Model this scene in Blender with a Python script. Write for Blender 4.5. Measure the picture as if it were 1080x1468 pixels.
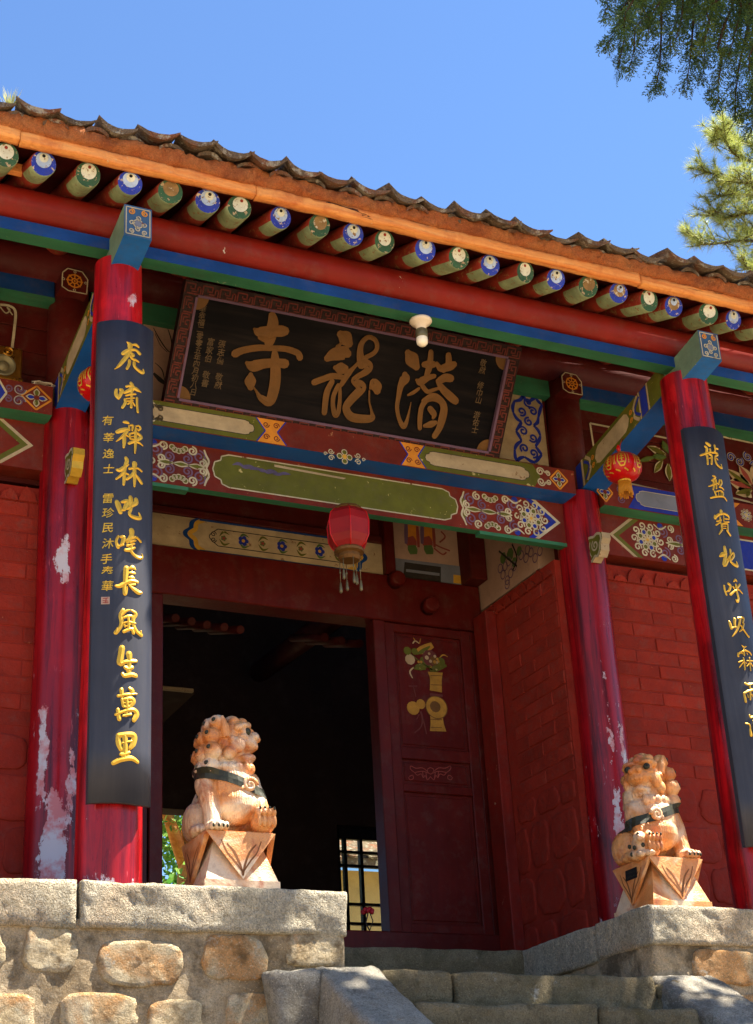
import bpy, bmesh, math, random
from mathutils import Vector, Matrix, noise as mnoise
from mathutils.bvhtree import BVHTree

for _o in list(bpy.data.objects):
    bpy.data.objects.remove(_o)
SC = bpy.context.scene
COL = SC.collection
rnd = random.Random(7)
PI = math.pi

# ------------------------------------------------------------------ camera
# world: X runs along the front of the hall, Y goes into it, Z up; the foot of the left front column is the origin
FPX = 2316.987            # focal length in pixels of a 1080 x 1468 picture
RW = Matrix(((0.90359457, 0.13510055, 0.4065276),
             (-0.42512874, 0.39964598, 0.812126),
             (-0.05274845, -0.90665921, 0.41855307)))     # rows: world axes seen by the lens
CAMP = Vector((-2.01841618, -6.84477947, -1.55126984))
cam = bpy.data.cameras.new('camera')
cam.sensor_fit = 'HORIZONTAL'
cam.sensor_width = 36.0
cam.lens = 36.0 * FPX / 1080.0
cam.clip_start = 0.05
cam.clip_end = 500
camo = bpy.data.objects.new('camera', cam)
COL.objects.link(camo)
_r = RW @ Vector((1, 0, 0)); _u = RW @ Vector((0, -1, 0)); _b = RW @ Vector((0, 0, -1))
camo.matrix_world = Matrix(((_r.x, _u.x, _b.x, CAMP.x), (_r.y, _u.y, _b.y, CAMP.y), (_r.z, _u.z, _b.z, CAMP.z), (0, 0, 0, 1)))
SC.camera = camo

# ------------------------------------------------------------------ sky, sun, exposure
SUN_EL = math.radians(63)
SUN_AZ = math.radians(76)     # from the front (-Y) round towards +X
TO_SUN = Vector((math.cos(SUN_EL) * math.sin(SUN_AZ), -math.cos(SUN_EL) * math.cos(SUN_AZ), math.sin(SUN_EL)))
world = bpy.data.worlds.new('World')
SC.world = world
world.use_nodes = True
wn = world.node_tree
sky = wn.nodes.new('ShaderNodeTexSky')
sky.sky_type = 'NISHITA'
sky.sun_disc = False
sky.sun_elevation = SUN_EL
sky.sun_rotation = math.atan2(TO_SUN.x, TO_SUN.y)
sky.air_density = 1.0
sky.dust_density = 0.0
sky.ozone_density = 9.0
bgn = wn.nodes['Background']
bgn.inputs['Strength'].default_value = 0.055
wn.links.new(sky.outputs[0], bgn.inputs['Color'])
sun = bpy.data.lights.new('sun', 'SUN')
sun.energy = 5.0
sun.angle = math.radians(0.5)
sun.color = (1.0, 0.91, 0.78)
suno = bpy.data.objects.new('sun', sun)
COL.objects.link(suno)
suno.rotation_euler = TO_SUN.to_track_quat('Z', 'Y').to_euler()
suno.location = (6, -8, 14)
SC.view_settings.view_transform = 'Standard'
SC.view_settings.look = 'None'
SC.view_settings.gamma = 1.0
SC.view_settings.use_curve_mapping = False
SC.view_settings.exposure = 2.25

# ------------------------------------------------------------------ helpers: pixels of the photograph to points on a real plane
def ray(px, py):
    return RW @ Vector((px - 540.0, py - 734.0, FPX))
def atY(px, py, y):
    d = ray(px, py); return CAMP + d * ((y - CAMP.y) / d.y)
def atX(px, py, x):
    d = ray(px, py); return CAMP + d * ((x - CAMP.x) / d.x)

# ------------------------------------------------------------------ helpers: objects
WL = {}
def link(o, parent=None, loc=(0, 0, 0)):
    COL.objects.link(o)
    loc = Vector(loc)
    WL[o.name] = loc
    if parent is not None:
        o.parent = parent
        o.location = loc - WL[parent.name]
    else:
        o.location = loc
    return o
def tag(o, label=None, cat=None, group=None, kind=None):
    if label: o['label'] = label
    if cat: o['category'] = cat
    if group: o['group'] = group
    if kind: o['kind'] = kind
    return o
def thing(name, label, cat, loc=(0, 0, 0), group=None):
    o = bpy.data.objects.new(name, None)
    o.empty_display_size = 0.1
    link(o, None, loc)
    return tag(o, label, cat, group)

class MB:
    """collects faces in world coordinates; build() links them as one mesh object"""
    def __init__(s):
        s.v = []; s.f = []; s.m = []; s.sm = []
    def face(s, pts, mi=0, sm=False):
        b = len(s.v); s.v.extend([tuple(p) for p in pts]); s.f.append(tuple(range(b, b + len(pts)))); s.m.append(mi); s.sm.append(sm)
    def add(s, vs, fs, mi=0, sm=False):
        b = len(s.v); s.v.extend([tuple(p) for p in vs])
        for f in fs:
            s.f.append(tuple(i + b for i in f)); s.m.append(mi); s.sm.append(sm)
    def box(s, x0, x1, y0, y1, z0, z1, mi=0, mif=None):
        vs = [(x0, y0, z0), (x1, y0, z0), (x1, y1, z0), (x0, y1, z0), (x0, y0, z1), (x1, y0, z1), (x1, y1, z1), (x0, y1, z1)]
        fs = [(0, 3, 2, 1), (4, 5, 6, 7), (0, 1, 5, 4), (2, 3, 7, 6), (3, 0, 4, 7), (1, 2, 6, 5)]   # bottom top front back left right
        b = len(s.v); s.v.extend(vs)
        for i, f in enumerate(fs):
            s.f.append(tuple(k + b for k in f)); s.m.append(mif[i] if mif else mi); s.sm.append(False)
    def bbox(s, x0, x1, y0, y1, z0, z1, bev=0.006, mi=0):
        bm = bmesh.new()
        bmesh.ops.create_cube(bm, size=1)
        for v in bm.verts:
            v.co = Vector(((x0 + x1) / 2 + v.co.x * (x1 - x0), (y0 + y1) / 2 + v.co.y * (y1 - y0), (z0 + z1) / 2 + v.co.z * (z1 - z0)))
        bmesh.ops.bevel(bm, geom=bm.edges[:], offset=bev, segments=1, affect='EDGES', profile=0.5)
        s.bm(bm, mi)
    def bm(s, bm, mi=0, sm=False, mat=None):
        bm.verts.ensure_lookup_table(); bm.verts.index_update()
        s.add([(mat @ v.co if mat else v.co) for v in bm.verts], [[v.index for v in f.verts] for f in bm.faces], mi, sm)
        bm.free()
    def tube(s, pts, radii, n=10, mi=0, caps=True, sm=True):
        pts = [Vector(p) for p in pts]
        if not isinstance(radii, (list, tuple)): radii = [radii] * len(pts)
        rings = []; prev = None
        for i, p in enumerate(pts):
            t = (pts[min(i + 1, len(pts) - 1)] - pts[max(i - 1, 0)])
            t = t.normalized() if t.length > 1e-9 else Vector((0, 0, 1))
            if prev is None:
                a = Vector((0, 0, 1)) if abs(t.z) < 0.9 else Vector((1, 0, 0))
                u = t.cross(a).normalized()
            else:
                u = (prev - t * prev.dot(t)).normalized()
            prev = u; w = t.cross(u)
            rings.append([p + (u * math.cos(2 * PI * k / n) + w * math.sin(2 * PI * k / n)) * radii[i] for k in range(n)])
        b = len(s.v)
        for r_ in rings: s.v.extend([tuple(q) for q in r_])
        for i in range(len(rings) - 1):
            for k in range(n):
                s.f.append((b + i * n + k, b + i * n + (k + 1) % n, b + (i + 1) * n + (k + 1) % n, b + (i + 1) * n + k)); s.m.append(mi); s.sm.append(sm)
        if caps:
            s.f.append(tuple(b + k for k in range(n))[::-1]); s.m.append(mi); s.sm.append(False)
            s.f.append(tuple(b + (len(rings) - 1) * n + k for k in range(n))); s.m.append(mi); s.sm.append(False)
    def lathe(s, prof, c, n=20, mi=0, sm=True, mis=None):
        c = Vector(c); b = len(s.v)
        for (r_, z) in prof:
            for k in range(n):
                a = 2 * PI * k / n
                s.v.append((c.x + r_ * math.cos(a), c.y + r_ * math.sin(a), c.z + z))
        for i in range(len(prof) - 1):
            for k in range(n):
                s.f.append((b + i * n + k, b + i * n + (k + 1) % n, b + (i + 1) * n + (k + 1) % n, b + (i + 1) * n + k)); s.m.append(mis[i] if mis else mi); s.sm.append(sm)
    def ell(s, c, r_, n=12, mi=0, rot=None):
        bm = bmesh.new()
        bmesh.ops.create_uvsphere(bm, u_segments=n, v_segments=max(6, n * 2 // 3), radius=1)
        M = Matrix.Translation(Vector(c)) @ (rot.to_4x4() if rot else Matrix.Identity(4)) @ Matrix.Diagonal((r_[0], r_[1], r_[2], 1))
        s.bm(bm, mi, True, M)
    def build(s, name, mats, parent=None, origin=None):
        if origin is None:
            xs = [v[0] for v in s.v]; ys = [v[1] for v in s.v]; zs = [v[2] for v in s.v]
            origin = Vector(((min(xs) + max(xs)) / 2, (min(ys) + max(ys)) / 2, min(zs)))
        origin = Vector(origin)
        me = bpy.data.meshes.new(name)
        me.from_pydata([(v[0] - origin.x, v[1] - origin.y, v[2] - origin.z) for v in s.v], [], s.f)
        if not isinstance(mats, (list, tuple)): mats = [mats]
        for m in mats: me.materials.append(m)
        me.polygons.foreach_set('material_index', s.m)
        me.polygons.foreach_set('use_smooth', s.sm)
        me.update()
        o = bpy.data.objects.new(name, me)
        return link(o, parent, origin)
def inst(name, me, parent, loc, rot=(0, 0, 0), scale=(1, 1, 1)):
    o = bpy.data.objects.new(name, me)
    link(o, parent, loc)
    o.rotation_euler = rot; o.scale = scale
    return o

# a painter that lays thin ribbons and shapes on a plane (U right, V up, N out of the wall)
def smooth_path(pts, sub=6):
    if len(pts) < 3: return pts
    out = []; P = [pts[0]] + list(pts) + [pts[-1]]
    for i in range(1, len(P) - 2):
        p0, p1, p2, p3 = P[i - 1], P[i], P[i + 1], P[i + 2]
        for k in range(sub):
            t = k / sub
            out.append(tuple(0.5 * (2 * b + (c - a) * t + (2 * a - 5 * b + 4 * c - d) * t * t + (3 * b - a - 3 * c + d) * t ** 3) for a, b, c, d in zip(p0, p1, p2, p3)))
    out.append(tuple(pts[-1]))
    return out
class Paint(MB):
    def __init__(s, O, U=(1, 0, 0), V=(0, 0, 1), lift=0.002, warp=None):
        super().__init__()
        s.O = Vector(O); s.U = Vector(U).normalized(); s.V = Vector(V).normalized(); s.N = s.U.cross(s.V)
        s.lift = lift; s.k = 0; s.warp = warp
    def p(s, u, v, h=0.0):
        if s.warp: h += s.warp(u, v)
        return s.O + s.U * u + s.V * v + s.N * h
    def poly(s, pts, mi=0, lift=None):
        l = s.lift if lift is None else lift
        s.face([s.p(u, v, l) for u, v in pts], mi)
    def ribbon(s, pts, mi=0, lift=None, h=0.0, closed=False, sub=6):
        """pts (u, v, width); h > 0 gives a raised brush stroke with a ridge"""
        l = s.lift if lift is None else lift
        if closed: pts = list(pts) + [pts[0]]
        pts = smooth_path(list(pts), sub)
        n = len(pts)
        if n < 2: return
        L = []; C = []; R = []
        for i, (u, v, w) in enumerate(pts):
            a = pts[max(i - 1, 0)]; b = pts[min(i + 1, n - 1)]
            d = Vector((b[0] - a[0], b[1] - a[1]))
            if d.length < 1e-9: d = Vector((1, 0))
            d.normalize(); q = Vector((-d.y, d.x)) * max(w, 0) / 2
            L.append((u + q.x, v + q.y)); R.append((u - q.x, v - q.y)); C.append((u, v))
        if h > 0:     # rounded ends
            for end, i0, sg in ((0, 0, -1), (1, n - 1, 1)):
                a = pts[0] if end == 0 else pts[n - 1]; b = pts[1] if end == 0 else pts[n - 2]
                d = Vector((a[0] - b[0], a[1] - b[1]))
                if d.length < 1e-9: continue
                d.normalize(); rr = a[2] / 2; base = math.atan2(d.y, d.x)
                arc = [(a[0] + rr * math.cos(base + t), a[1] + rr * math.sin(base + t)) for t in [(-0.5 + k / 4) * PI for k in range(5)]]
                for k in range(4):
                    s.face([s.p(a[0], a[1], l + h), s.p(*arc[k], l), s.p(*arc[k + 1], l)], mi, True)
        for i in range(n - 1):
            if h > 0:
                hi = l + h
                s.face([s.p(*L[i], l), s.p(*C[i], hi), s.p(*C[i + 1], hi), s.p(*L[i + 1], l)][::-1], mi, True)
                s.face([s.p(*C[i], hi), s.p(*R[i], l), s.p(*R[i + 1], l), s.p(*C[i + 1], hi)][::-1], mi, True)
            else:
                s.face([s.p(*L[i], l), s.p(*R[i], l), s.p(*R[i + 1], l), s.p(*L[i + 1], l)], mi)
    def disc(s, u, v, r_, mi=0, lift=None, n=14, ry=None):
        s.poly([(u + r_ * math.cos(2 * PI * k / n), v + (ry or r_) * math.sin(2 * PI * k / n)) for k in range(n)], mi, lift)
    def ring(s, u, v, r_, w, mi=0, lift=None, n=16, ry=None):
        s.ribbon([(u + r_ * math.cos(2 * PI * k / n), v + (ry or r_) * math.sin(2 * PI * k / n), w) for k in range(n)], mi, lift, closed=True, sub=2)
    def spiral(s, u, v, r_, w, mi=0, lift=None, turns=1.4, start=0.0, sg=1, tail=None):
        n = 12
        pts = [(u + r_ * (1 - 0.8 * k / n) * math.cos(start + sg * turns * 2 * PI * k / n), v + r_ * (1 - 0.8 * k / n) * math.sin(start + sg * turns * 2 * PI * k / n), w) for k in range(n + 1)]
        if tail: pts = [(tail[0], tail[1], w)] + pts
        s.ribbon(pts, mi, lift, sub=2)
def fnoise(p, sc=1.0, seed=0.0):
    return mnoise.noise(Vector((p[0] * sc + seed * 13.7, p[1] * sc + seed * 7.3, p[2] * sc - seed * 3.1)))
def rough_block(x0, x1, y0, y1, z0, z1, seed=0, amp=0.012, cell=0.07, rnd_edge=0.02, peck=0.0):
    """a hewn stone block: subdivided box with rounded arrises and an uneven skin; returns a bmesh"""
    bm = bmesh.new()
    c = Vector(((x0 + x1) / 2, (y0 + y1) / 2, (z0 + z1) / 2)); h = Vector(((x1 - x0) / 2, (y1 - y0) / 2, (z1 - z0) / 2))
    nn = [max(2, min(130, int(round(2 * q / cell)))) for q in h]
    def grid(ax, sg):
        a, b = [(1, 2), (2, 0), (0, 1)][ax]
        vs = {}
        for i in range(nn[a] + 1):
            for j in range(nn[b] + 1):
                q = [0, 0, 0]; q[ax] = sg; q[a] = -1 + 2 * i / nn[a]; q[b] = -1 + 2 * j / nn[b]
                vs[i, j] = bm.verts.new((q[0] * h.x, q[1] * h.y, q[2] * h.z))
        for i in range(nn[a]):
            for j in range(nn[b]):
                f = [vs[i, j], vs[i + 1, j], vs[i + 1, j + 1], vs[i, j + 1]]
                bm.faces.new(f if sg > 0 else f[::-1])
    for ax in range(3):
        for sg in (-1, 1): grid(ax, sg)
    bmesh.ops.remove_doubles(bm, verts=bm.verts[:], dist=1e-5)
    for v in bm.verts:
        e = [max(0.0, abs(v.co[k]) - (h[k] - rnd_edge)) for k in range(3)]
        L = math.sqrt(sum(q * q for q in e))
        if L > rnd_edge:
            for k in range(3):
                if e[k] > 0:
                    sgn = 1 if v.co[k] > 0 else -1
                    v.co[k] = sgn * (h[k] - rnd_edge + e[k] * rnd_edge / L)
        w = v.co + c
        d = Vector((fnoise(w, 5, seed), fnoise(w, 5, seed + 9), fnoise(w, 5, seed + 21))) * amp + Vector((fnoise(w, 17, seed), fnoise(w, 17, seed + 5), fnoise(w, 17, seed + 3))) * amp * 0.5
        if peck:
            d += Vector((fnoise(w, 46, seed + 2) * 0.3, fnoise(w, 46, seed + 4), fnoise(w, 46, seed + 6) * 0.3)) * peck + Vector((0, fnoise(w, 26, seed + 8), 0)) * peck
        v.co = w + d
    return bm
# ------------------------------------------------------------------ materials (all procedural)
def srgb(r, g, b):
    f = lambda c: (c / 255 / 12.92) if c / 255 <= 0.04045 else ((c / 255 + 0.055) / 1.055) ** 2.4
    return (f(r), f(g), f(b), 1.0)
class NT:
    def __init__(s, name):
        s.m = bpy.data.materials.new(name); s.m.use_nodes = True
        s.t = s.m.node_tree; s.b = s.t.nodes['Principled BSDF']
        s.tc = s.n('ShaderNodeTexCoord')
        oi = s.n('ShaderNodeObjectInfo'); s.oi = oi
        mul = s.n('ShaderNodeMath', operation='MULTIPLY'); mul.inputs[1].default_value = 37.0
        s.l(oi.outputs['Random'], mul.inputs[0])
        cx = s.n('ShaderNodeCombineXYZ')
        for k in range(3): s.l(mul.outputs[0], cx.inputs[k])
        ad = s.n('ShaderNodeVectorMath', operation='ADD')
        s.l(s.tc.outputs['Object'], ad.inputs[0]); s.l(cx.outputs[0], ad.inputs[1])
        s.co = ad.outputs[0]
    def n(s, ty, **kw):
        x = s.t.nodes.new(ty)
        for k, v in kw.items(): setattr(x, k, v)
        return x
    def l(s, a, b): s.t.links.new(a, b)
    def noise(s, scale, detail=4, rough=0.6, stretch=None, dist=0.0, co=None):
        co = co or s.co
        if stretch:
            mp = s.n('ShaderNodeMapping'); mp.inputs['Scale'].default_value = stretch
            s.l(co, mp.inputs['Vector']); co = mp.outputs[0]
        x = s.n('ShaderNodeTexNoise'); x.inputs['Scale'].default_value = scale; x.inputs['Detail'].default_value = detail
        x.inputs['Roughness'].default_value = rough; x.inputs['Distortion'].default_value = dist
        s.l(co, x.inputs['Vector']); return x.outputs['Fac']
    def ramp(s, v, a, b, lo=0.0, hi=1.0):
        x = s.n('ShaderNodeMapRange'); x.inputs['From Min'].default_value = a; x.inputs['From Max'].default_value = b
        x.inputs['To Min'].default_value = lo; x.inputs['To Max'].default_value = hi
        s.l(v, x.inputs['Value']); return x.outputs[0]
    def math(s, op, a, b=None):
        x = s.n('ShaderNodeMath', operation=op)
        for i, q in enumerate((a, b)):
            if q is None: continue
            if isinstance(q, (int, float)): x.inputs[i].default_value = q
            else: s.l(q, x.inputs[i])
        return x.outputs[0]
    def mix(s, fac, a, b, mode='MIX'):
        x = s.n('ShaderNodeMix', data_type='RGBA', blend_type=mode)
        for nm, q in (('Factor', fac), ('A', a), ('B', b)):
            sk = [i for i in x.inputs if i.name == nm and i.type == ('VALUE' if nm == 'Factor' else 'RGBA')][0]
            if isinstance(q, (int, float)): sk.default_value = q
            elif isinstance(q, tuple): sk.default_value = q
            else: s.l(q, sk)
        return [o for o in x.outputs if o.type == 'RGBA'][0]
    def bump(s, hgt, strength=0.3, dist=0.01):
        x = s.n('ShaderNodeBump'); x.inputs['Strength'].default_value = strength; x.inputs['Distance'].default_value = dist
        s.l(hgt, x.inputs['Height']); s.l(x.outputs[0], s.b.inputs['Normal']); return x
    def done(s, col, rough=0.6, spec=0.5, metal=0.0):
        for nm, q in (('Base Color', col), ('Roughness', rough), ('Metallic', metal), ('Specular IOR Level', spec)):
            if isinstance(q, (int, float)) or isinstance(q, tuple): s.b.inputs[nm].default_value = q
            else: s.l(q, s.b.inputs[nm])
        return s.m
def dim(c, k): return (c[0] * k, c[1] * k, c[2] * k, 1.0)
def paint(name, col, rough=0.55, var=0.35, vs=4.0, bump=0.15, bs=60, chip=None, grain=None, metal=0.0, spec=0.2, dirt=0.42, rand=0.0):
    """aged paint: mottled colour, dust, optional flakes (colour, threshold, scale) and wood grain along an axis"""
    t = NT(name)
    n1 = t.noise(vs, 6, 0.65)
    c = t.mix(t.ramp(n1, 0.3, 0.7), dim(col, 1 - var), dim(col, 1 + var * 0.6))
    if rand:
        c = t.mix(t.ramp(t.oi.outputs['Random'], 0, 1, 0, rand), c, t.mix(t.ramp(t.math('FRACT', t.math('MULTIPLY', t.oi.outputs['Random'], 7.13)), 0.4, 0.6), dim(col, 0.55), dim(col, 1.5)))
    nd = t.noise(vs * 3.1, 8, 0.75)
    c = t.mix(t.ramp(nd, 0.5, 0.8, 0, dirt), c, (0.12, 0.09, 0.07, 1))
    so = t.noise(1.7, 5, 0.65)
    c = t.mix(t.ramp(so, 0.42, 0.68, 0, 0.45), c, dim(col, 0.5))
    h = t.noise(bs, 4, 0.6)
    if grain:
        g = t.noise(14, 5, 0.6, stretch=grain, dist=0.4)
        c = t.mix(t.ramp(g, 0.45, 0.75, 0, 0.45), c, dim(col, 0.45))
        h = t.math('ADD', h, g)
    r = t.ramp(n1, 0.2, 0.8, rough - 0.12, rough + 0.12)
    if chip:
        nc = t.noise(chip[2], 9, 0.68, dist=0.3)
        k = t.ramp(nc, chip[1], chip[1] + 0.015)
        c = t.mix(k, c, t.mix(t.noise(30, 3), dim(chip[0], 0.7), chip[0]))
        r = t.math('MAXIMUM', r, t.math('MULTIPLY', k, 0.85))
        h = t.math('SUBTRACT', h, k)
    t.bump(h, bump, 0.006)
    return t.done(c, r, spec, metal)
def stone(name, c1, c2, c3, scale=6, bump=0.8, chisel=0.0, lichen=0.0, white=0.0, speck=0.6, grime=None):
    """natural stone: two tones, stained patches, crystals; chisel > 0 adds a pecked finish"""
    t = NT(name)
    a = t.noise(scale, 9, 0.72)
    c = t.mix(t.ramp(a, 0.38, 0.62), c1, c2)
    b = t.noise(scale * 0.5, 6, 0.62, dist=0.5)
    c = t.mix(t.ramp(b, 0.50, 0.62, 0, 0.85), c, c3)
    m = t.noise(scale * 5, 5, 0.75)
    c = t.mix(t.ramp(m, 0.46, 0.70, 0, 0.45), c, dim(c1, 0.45))
    sp = t.noise(150, 2, 0.6)
    c = t.mix(t.ramp(sp, 0.46, 0.66, 0, speck * 0.8), c, dim(c1, 0.34))
    sp2 = t.noise(110, 2, 0.6, stretch=(1.1, 0.9, 1.3))
    c = t.mix(t.ramp(sp2, 0.60, 0.70, 0, speck), c, dim(c2, 1.35))
    if lichen:
        ln = t.noise(scale * 1.1, 8, 0.72)
        c = t.mix(t.ramp(ln, 1 - lichen, 1 - lichen + 0.14, 0, 0.8), c, grime or srgb(74, 68, 50))
    if white:
        wn_ = t.noise(scale * 1.7, 8, 0.75)
        c = t.mix(t.ramp(wn_, 1 - white, 1 - white + 0.06, 0, 0.75), c, srgb(214, 208, 190))
    h = t.math('ADD', t.math('MULTIPLY', t.noise(scale * 2.5, 9, 0.75), 2.5), t.math('MULTIPLY', t.noise(scale * 12, 5, 0.75), 1.0))
    if chisel:
        g = t.noise(88, 2, 0.55, stretch=(1.0, 1.0, 0.75), dist=1.4)
        c = t.mix(t.ramp(g, 0.36, 0.58, chisel, 0), c, dim(c1, 0.38))  # pits of the pecking darkened in colour to show their shade
        h = t.math('ADD', h, t.math('MULTIPLY', g, 1.6))
    t.bump(h, bump, 0.03)
    return t.done(c, 0.92, 0.2)

M = {}
WHITE = srgb(214, 208, 200)
def red_column(name, spots, low, amount, flakes=0.685, base=srgb(192, 18, 26), dark=0.75):
    """lacquered column: oil-dark streaks, flaked spots (height, angle, half sizes) and a scuffed foot"""
    t = NT(name)
    st = t.noise(9, 6, 0.7, stretch=(1, 1, 0.12), dist=0.5)
    c = t.mix(t.ramp(st, 0.35, 0.7), srgb(128, 8, 16), base)
    bl = t.noise(2.6, 5, 0.6)
    c = t.mix(t.ramp(bl, 0.48, 0.60, 0, 0.8), c, dim(base, 1.12))
    ds = t.noise(17, 6, 0.7, stretch=(1, 1, 0.05), dist=0.3)
    c = t.mix(t.ramp(ds, 0.47, 0.62, 0, dark), c, srgb(72, 4, 12))
    sc = t.noise(40, 4, 0.7, stretch=(1, 1, 0.12))
    c = t.mix(t.ramp(sc, 0.66, 0.72, 0, 0.6), c, srgb(206, 90, 96))
    sep = t.n('ShaderNodeSeparateXYZ'); t.l(t.tc.outputs['Object'], sep.inputs[0])
    z = sep.outputs['Z']
    ang = t.math('ARCTAN2', sep.outputs['X'], t.math('MULTIPLY', sep.outputs['Y'], -1.0))     # 0 faces the steps, positive to the right
    edge = t.noise(13, 8, 0.72, stretch=(1, 1, 0.5))
    fld = t.math('MULTIPLY', t.ramp(z, low, 0.0), amount)
    for (zz, aa, hz, ha, k) in spots:
        dz = t.math('DIVIDE', t.math('SUBTRACT', z, zz), hz); da = t.math('DIVIDE', t.math('SUBTRACT', ang, aa), ha)
        rr = t.math('SQRT', t.math('ADD', t.math('MULTIPLY', dz, dz), t.math('MULTIPLY', da, da)))
        fld = t.math('MAXIMUM', fld, t.math('MULTIPLY', t.ramp(rr, 1.6, 0.3), k))
    fine = t.noise(22, 8, 0.75, stretch=(1, 1, 0.35))
    speck = t.ramp(fine, flakes, flakes + 0.012)
    m1 = t.math('MAXIMUM', t.ramp(t.math('ADD', edge, t.math('MULTIPLY', fld, 0.42)), 0.72, 0.735), t.math('MULTIPLY', speck, t.ramp(z, 1.9, 0.2, 0, 0.8)))
    pinkish = t.mix(t.ramp(t.noise(6, 6, 0.7), 0.46, 0.6), srgb(198, 192, 200), srgb(196, 120, 124))
    c = t.mix(m1, c, pinkish)
    rough = t.math('MAXIMUM', t.ramp(st, 0.3, 0.7, 0.22, 0.42), t.math('MULTIPLY', m1, 0.8))
    h = t.math('SUBTRACT', t.math('MULTIPLY', t.noise(30, 4), 0.3), m1)
    t.bump(h, 0.35, 0.004)
    return t.done(c, rough, 0.38)
M['col_fl'] = red_column('lacquer_front_left', [(2.95, 0.3, 0.05, 0.25, 0.5)], 0.16, 0.55)
M['col_fr'] = red_column('lacquer_front_right', [(1.2, -0.6, 0.03, 0.06, 0.4)], 0.12, 0.35)
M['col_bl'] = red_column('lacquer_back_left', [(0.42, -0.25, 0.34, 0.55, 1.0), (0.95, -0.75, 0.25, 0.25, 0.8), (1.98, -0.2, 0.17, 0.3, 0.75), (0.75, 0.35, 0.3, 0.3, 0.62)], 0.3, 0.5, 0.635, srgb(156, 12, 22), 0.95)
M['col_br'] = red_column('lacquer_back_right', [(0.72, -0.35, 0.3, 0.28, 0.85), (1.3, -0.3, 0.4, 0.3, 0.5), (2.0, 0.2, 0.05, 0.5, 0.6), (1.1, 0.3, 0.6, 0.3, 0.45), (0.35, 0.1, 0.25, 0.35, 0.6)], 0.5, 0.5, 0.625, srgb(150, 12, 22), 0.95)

CHIPW = srgb(205, 196, 186)
WOODC = srgb(150, 104, 66)
M['red'] = paint('purlin_red_paint', srgb(132, 28, 18), 0.5, 0.25, 3, 0.12, 40, (CHIPW, 0.705, 9), grain=(0.06, 1, 1))
M['blue'] = paint('blue_beam_paint', srgb(22, 66, 132), 0.5, 0.3, 3, 0.12, 40, (CHIPW, 0.70, 8), grain=(0.06, 1, 1))
M['green'] = paint('green_beam_paint', srgb(58, 124, 92), 0.5, 0.3, 3, 0.12, 40, (srgb(180, 190, 150), 0.69, 8), grain=(0.06, 1, 1))
M['tieblue'] = paint('tie_beam_blue', srgb(22, 86, 168), 0.45, 0.2, 3, 0.12, 40, (CHIPW, 0.72, 7))
M['rafter_green'] = paint('rafter_green_paint', srgb(150, 168, 128), 0.6, 0.4, 9, 0.4, 50, (srgb(150, 116, 80), 0.585, 34), grain=(1, 0.06, 1))
M['rafter_red'] = paint('rafter_red_paint', srgb(150, 52, 38), 0.6, 0.4, 8, 0.4, 50, (WOODC, 0.58, 30), grain=(1, 0.06, 1))
M['end_green'] = paint('rafter_end_green', srgb(50, 92, 66), 0.5, 0.4, 12, 0.25, 60, (srgb(180, 160, 128), 0.575, 42))
M['end_blue'] = paint('rafter_end_blue', srgb(38, 62, 178), 0.45, 0.3, 12, 0.25, 60, (srgb(206, 190, 164), 0.585, 42))
M['end_white'] = paint('rafter_end_white', srgb(218, 222, 206), 0.55, 0.25, 12, 0.25, 60, (srgb(146, 116, 78), 0.58, 46))
M['end_pale'] = paint('rafter_end_pale_blue', srgb(176, 200, 236), 0.55, 0.25, 12, 0.25, 60, (srgb(146, 116, 78), 0.585, 46))
M['peel'] = paint('peeled_rafter_end', srgb(150, 120, 78), 0.75, 0.5, 16, 0.5, 60, (srgb(206, 200, 180), 0.55, 18))
def fascia():
    t = NT('orange_eave_board')
    g = t.noise(26, 7, 0.7, stretch=(0.06, 1, 1), dist=0.6)
    c = t.mix(t.ramp(g, 0.36, 0.66), srgb(250, 176, 100), srgb(222, 130, 66))
    b = t.noise(5, 6, 0.7)
    c = t.mix(t.ramp(b, 0.5, 0.68, 0, 0.8), c, srgb(206, 112, 58))
    k = t.ramp(t.noise(9, 5, 0.6, stretch=(0.12, 1, 1), dist=1.5), 0.655, 0.675)
    c = t.mix(k, c, srgb(84, 44, 26))
    w = t.ramp(t.noise(16, 8, 0.75), 0.64, 0.68)
    c = t.mix(w, c, srgb(228, 190, 140))
    t.bump(t.math('SUBTRACT', t.math('ADD', g, t.noise(40, 5, 0.7)), t.math('MULTIPLY', k, 2.0)), 0.9, 0.012)
    return t.done(c, 0.75, 0.25)
M['fascia'] = fascia()
M['darkred'] = paint('dark_red_boards', srgb(84, 20, 16), 0.6, 0.3, 3, 0.2, 40, (srgb(130, 70, 60), 0.74, 6), grain=(0.05, 1, 1))
M['door'] = paint('dark_red_door_paint', srgb(88, 18, 12), 0.45, 0.25, 3, 0.15, 40, (srgb(170, 130, 110), 0.745, 10), grain=(1, 1, 0.06))
M['jamb'] = paint('worn_red_jamb', srgb(128, 32, 22), 0.6, 0.3, 5, 0.2, 40, (srgb(168, 116, 92), 0.66, 9), grain=(1, 1, 0.06))
M['brick'] = paint('red_painted_brick', srgb(150, 45, 30), 0.85, 0.3, 5, 0.9, 45, (srgb(176, 88, 62), 0.665, 22), dirt=0.5, rand=0.2)
M['joint'] = paint('red_painted_joint', srgb(146, 41, 27), 0.85, 0.22, 5, 0.6, 45, None, dirt=0.4)
M['rubble'] = paint('red_painted_rubble', srgb(146, 42, 28), 0.85, 0.22, 5, 1.0, 30, None, dirt=0.35)
M['olive'] = paint('olive_paint', srgb(96, 98, 32), 0.55, 0.3, 5, 0.1, 50, (srgb(186, 172, 112), 0.645, 18))
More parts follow.
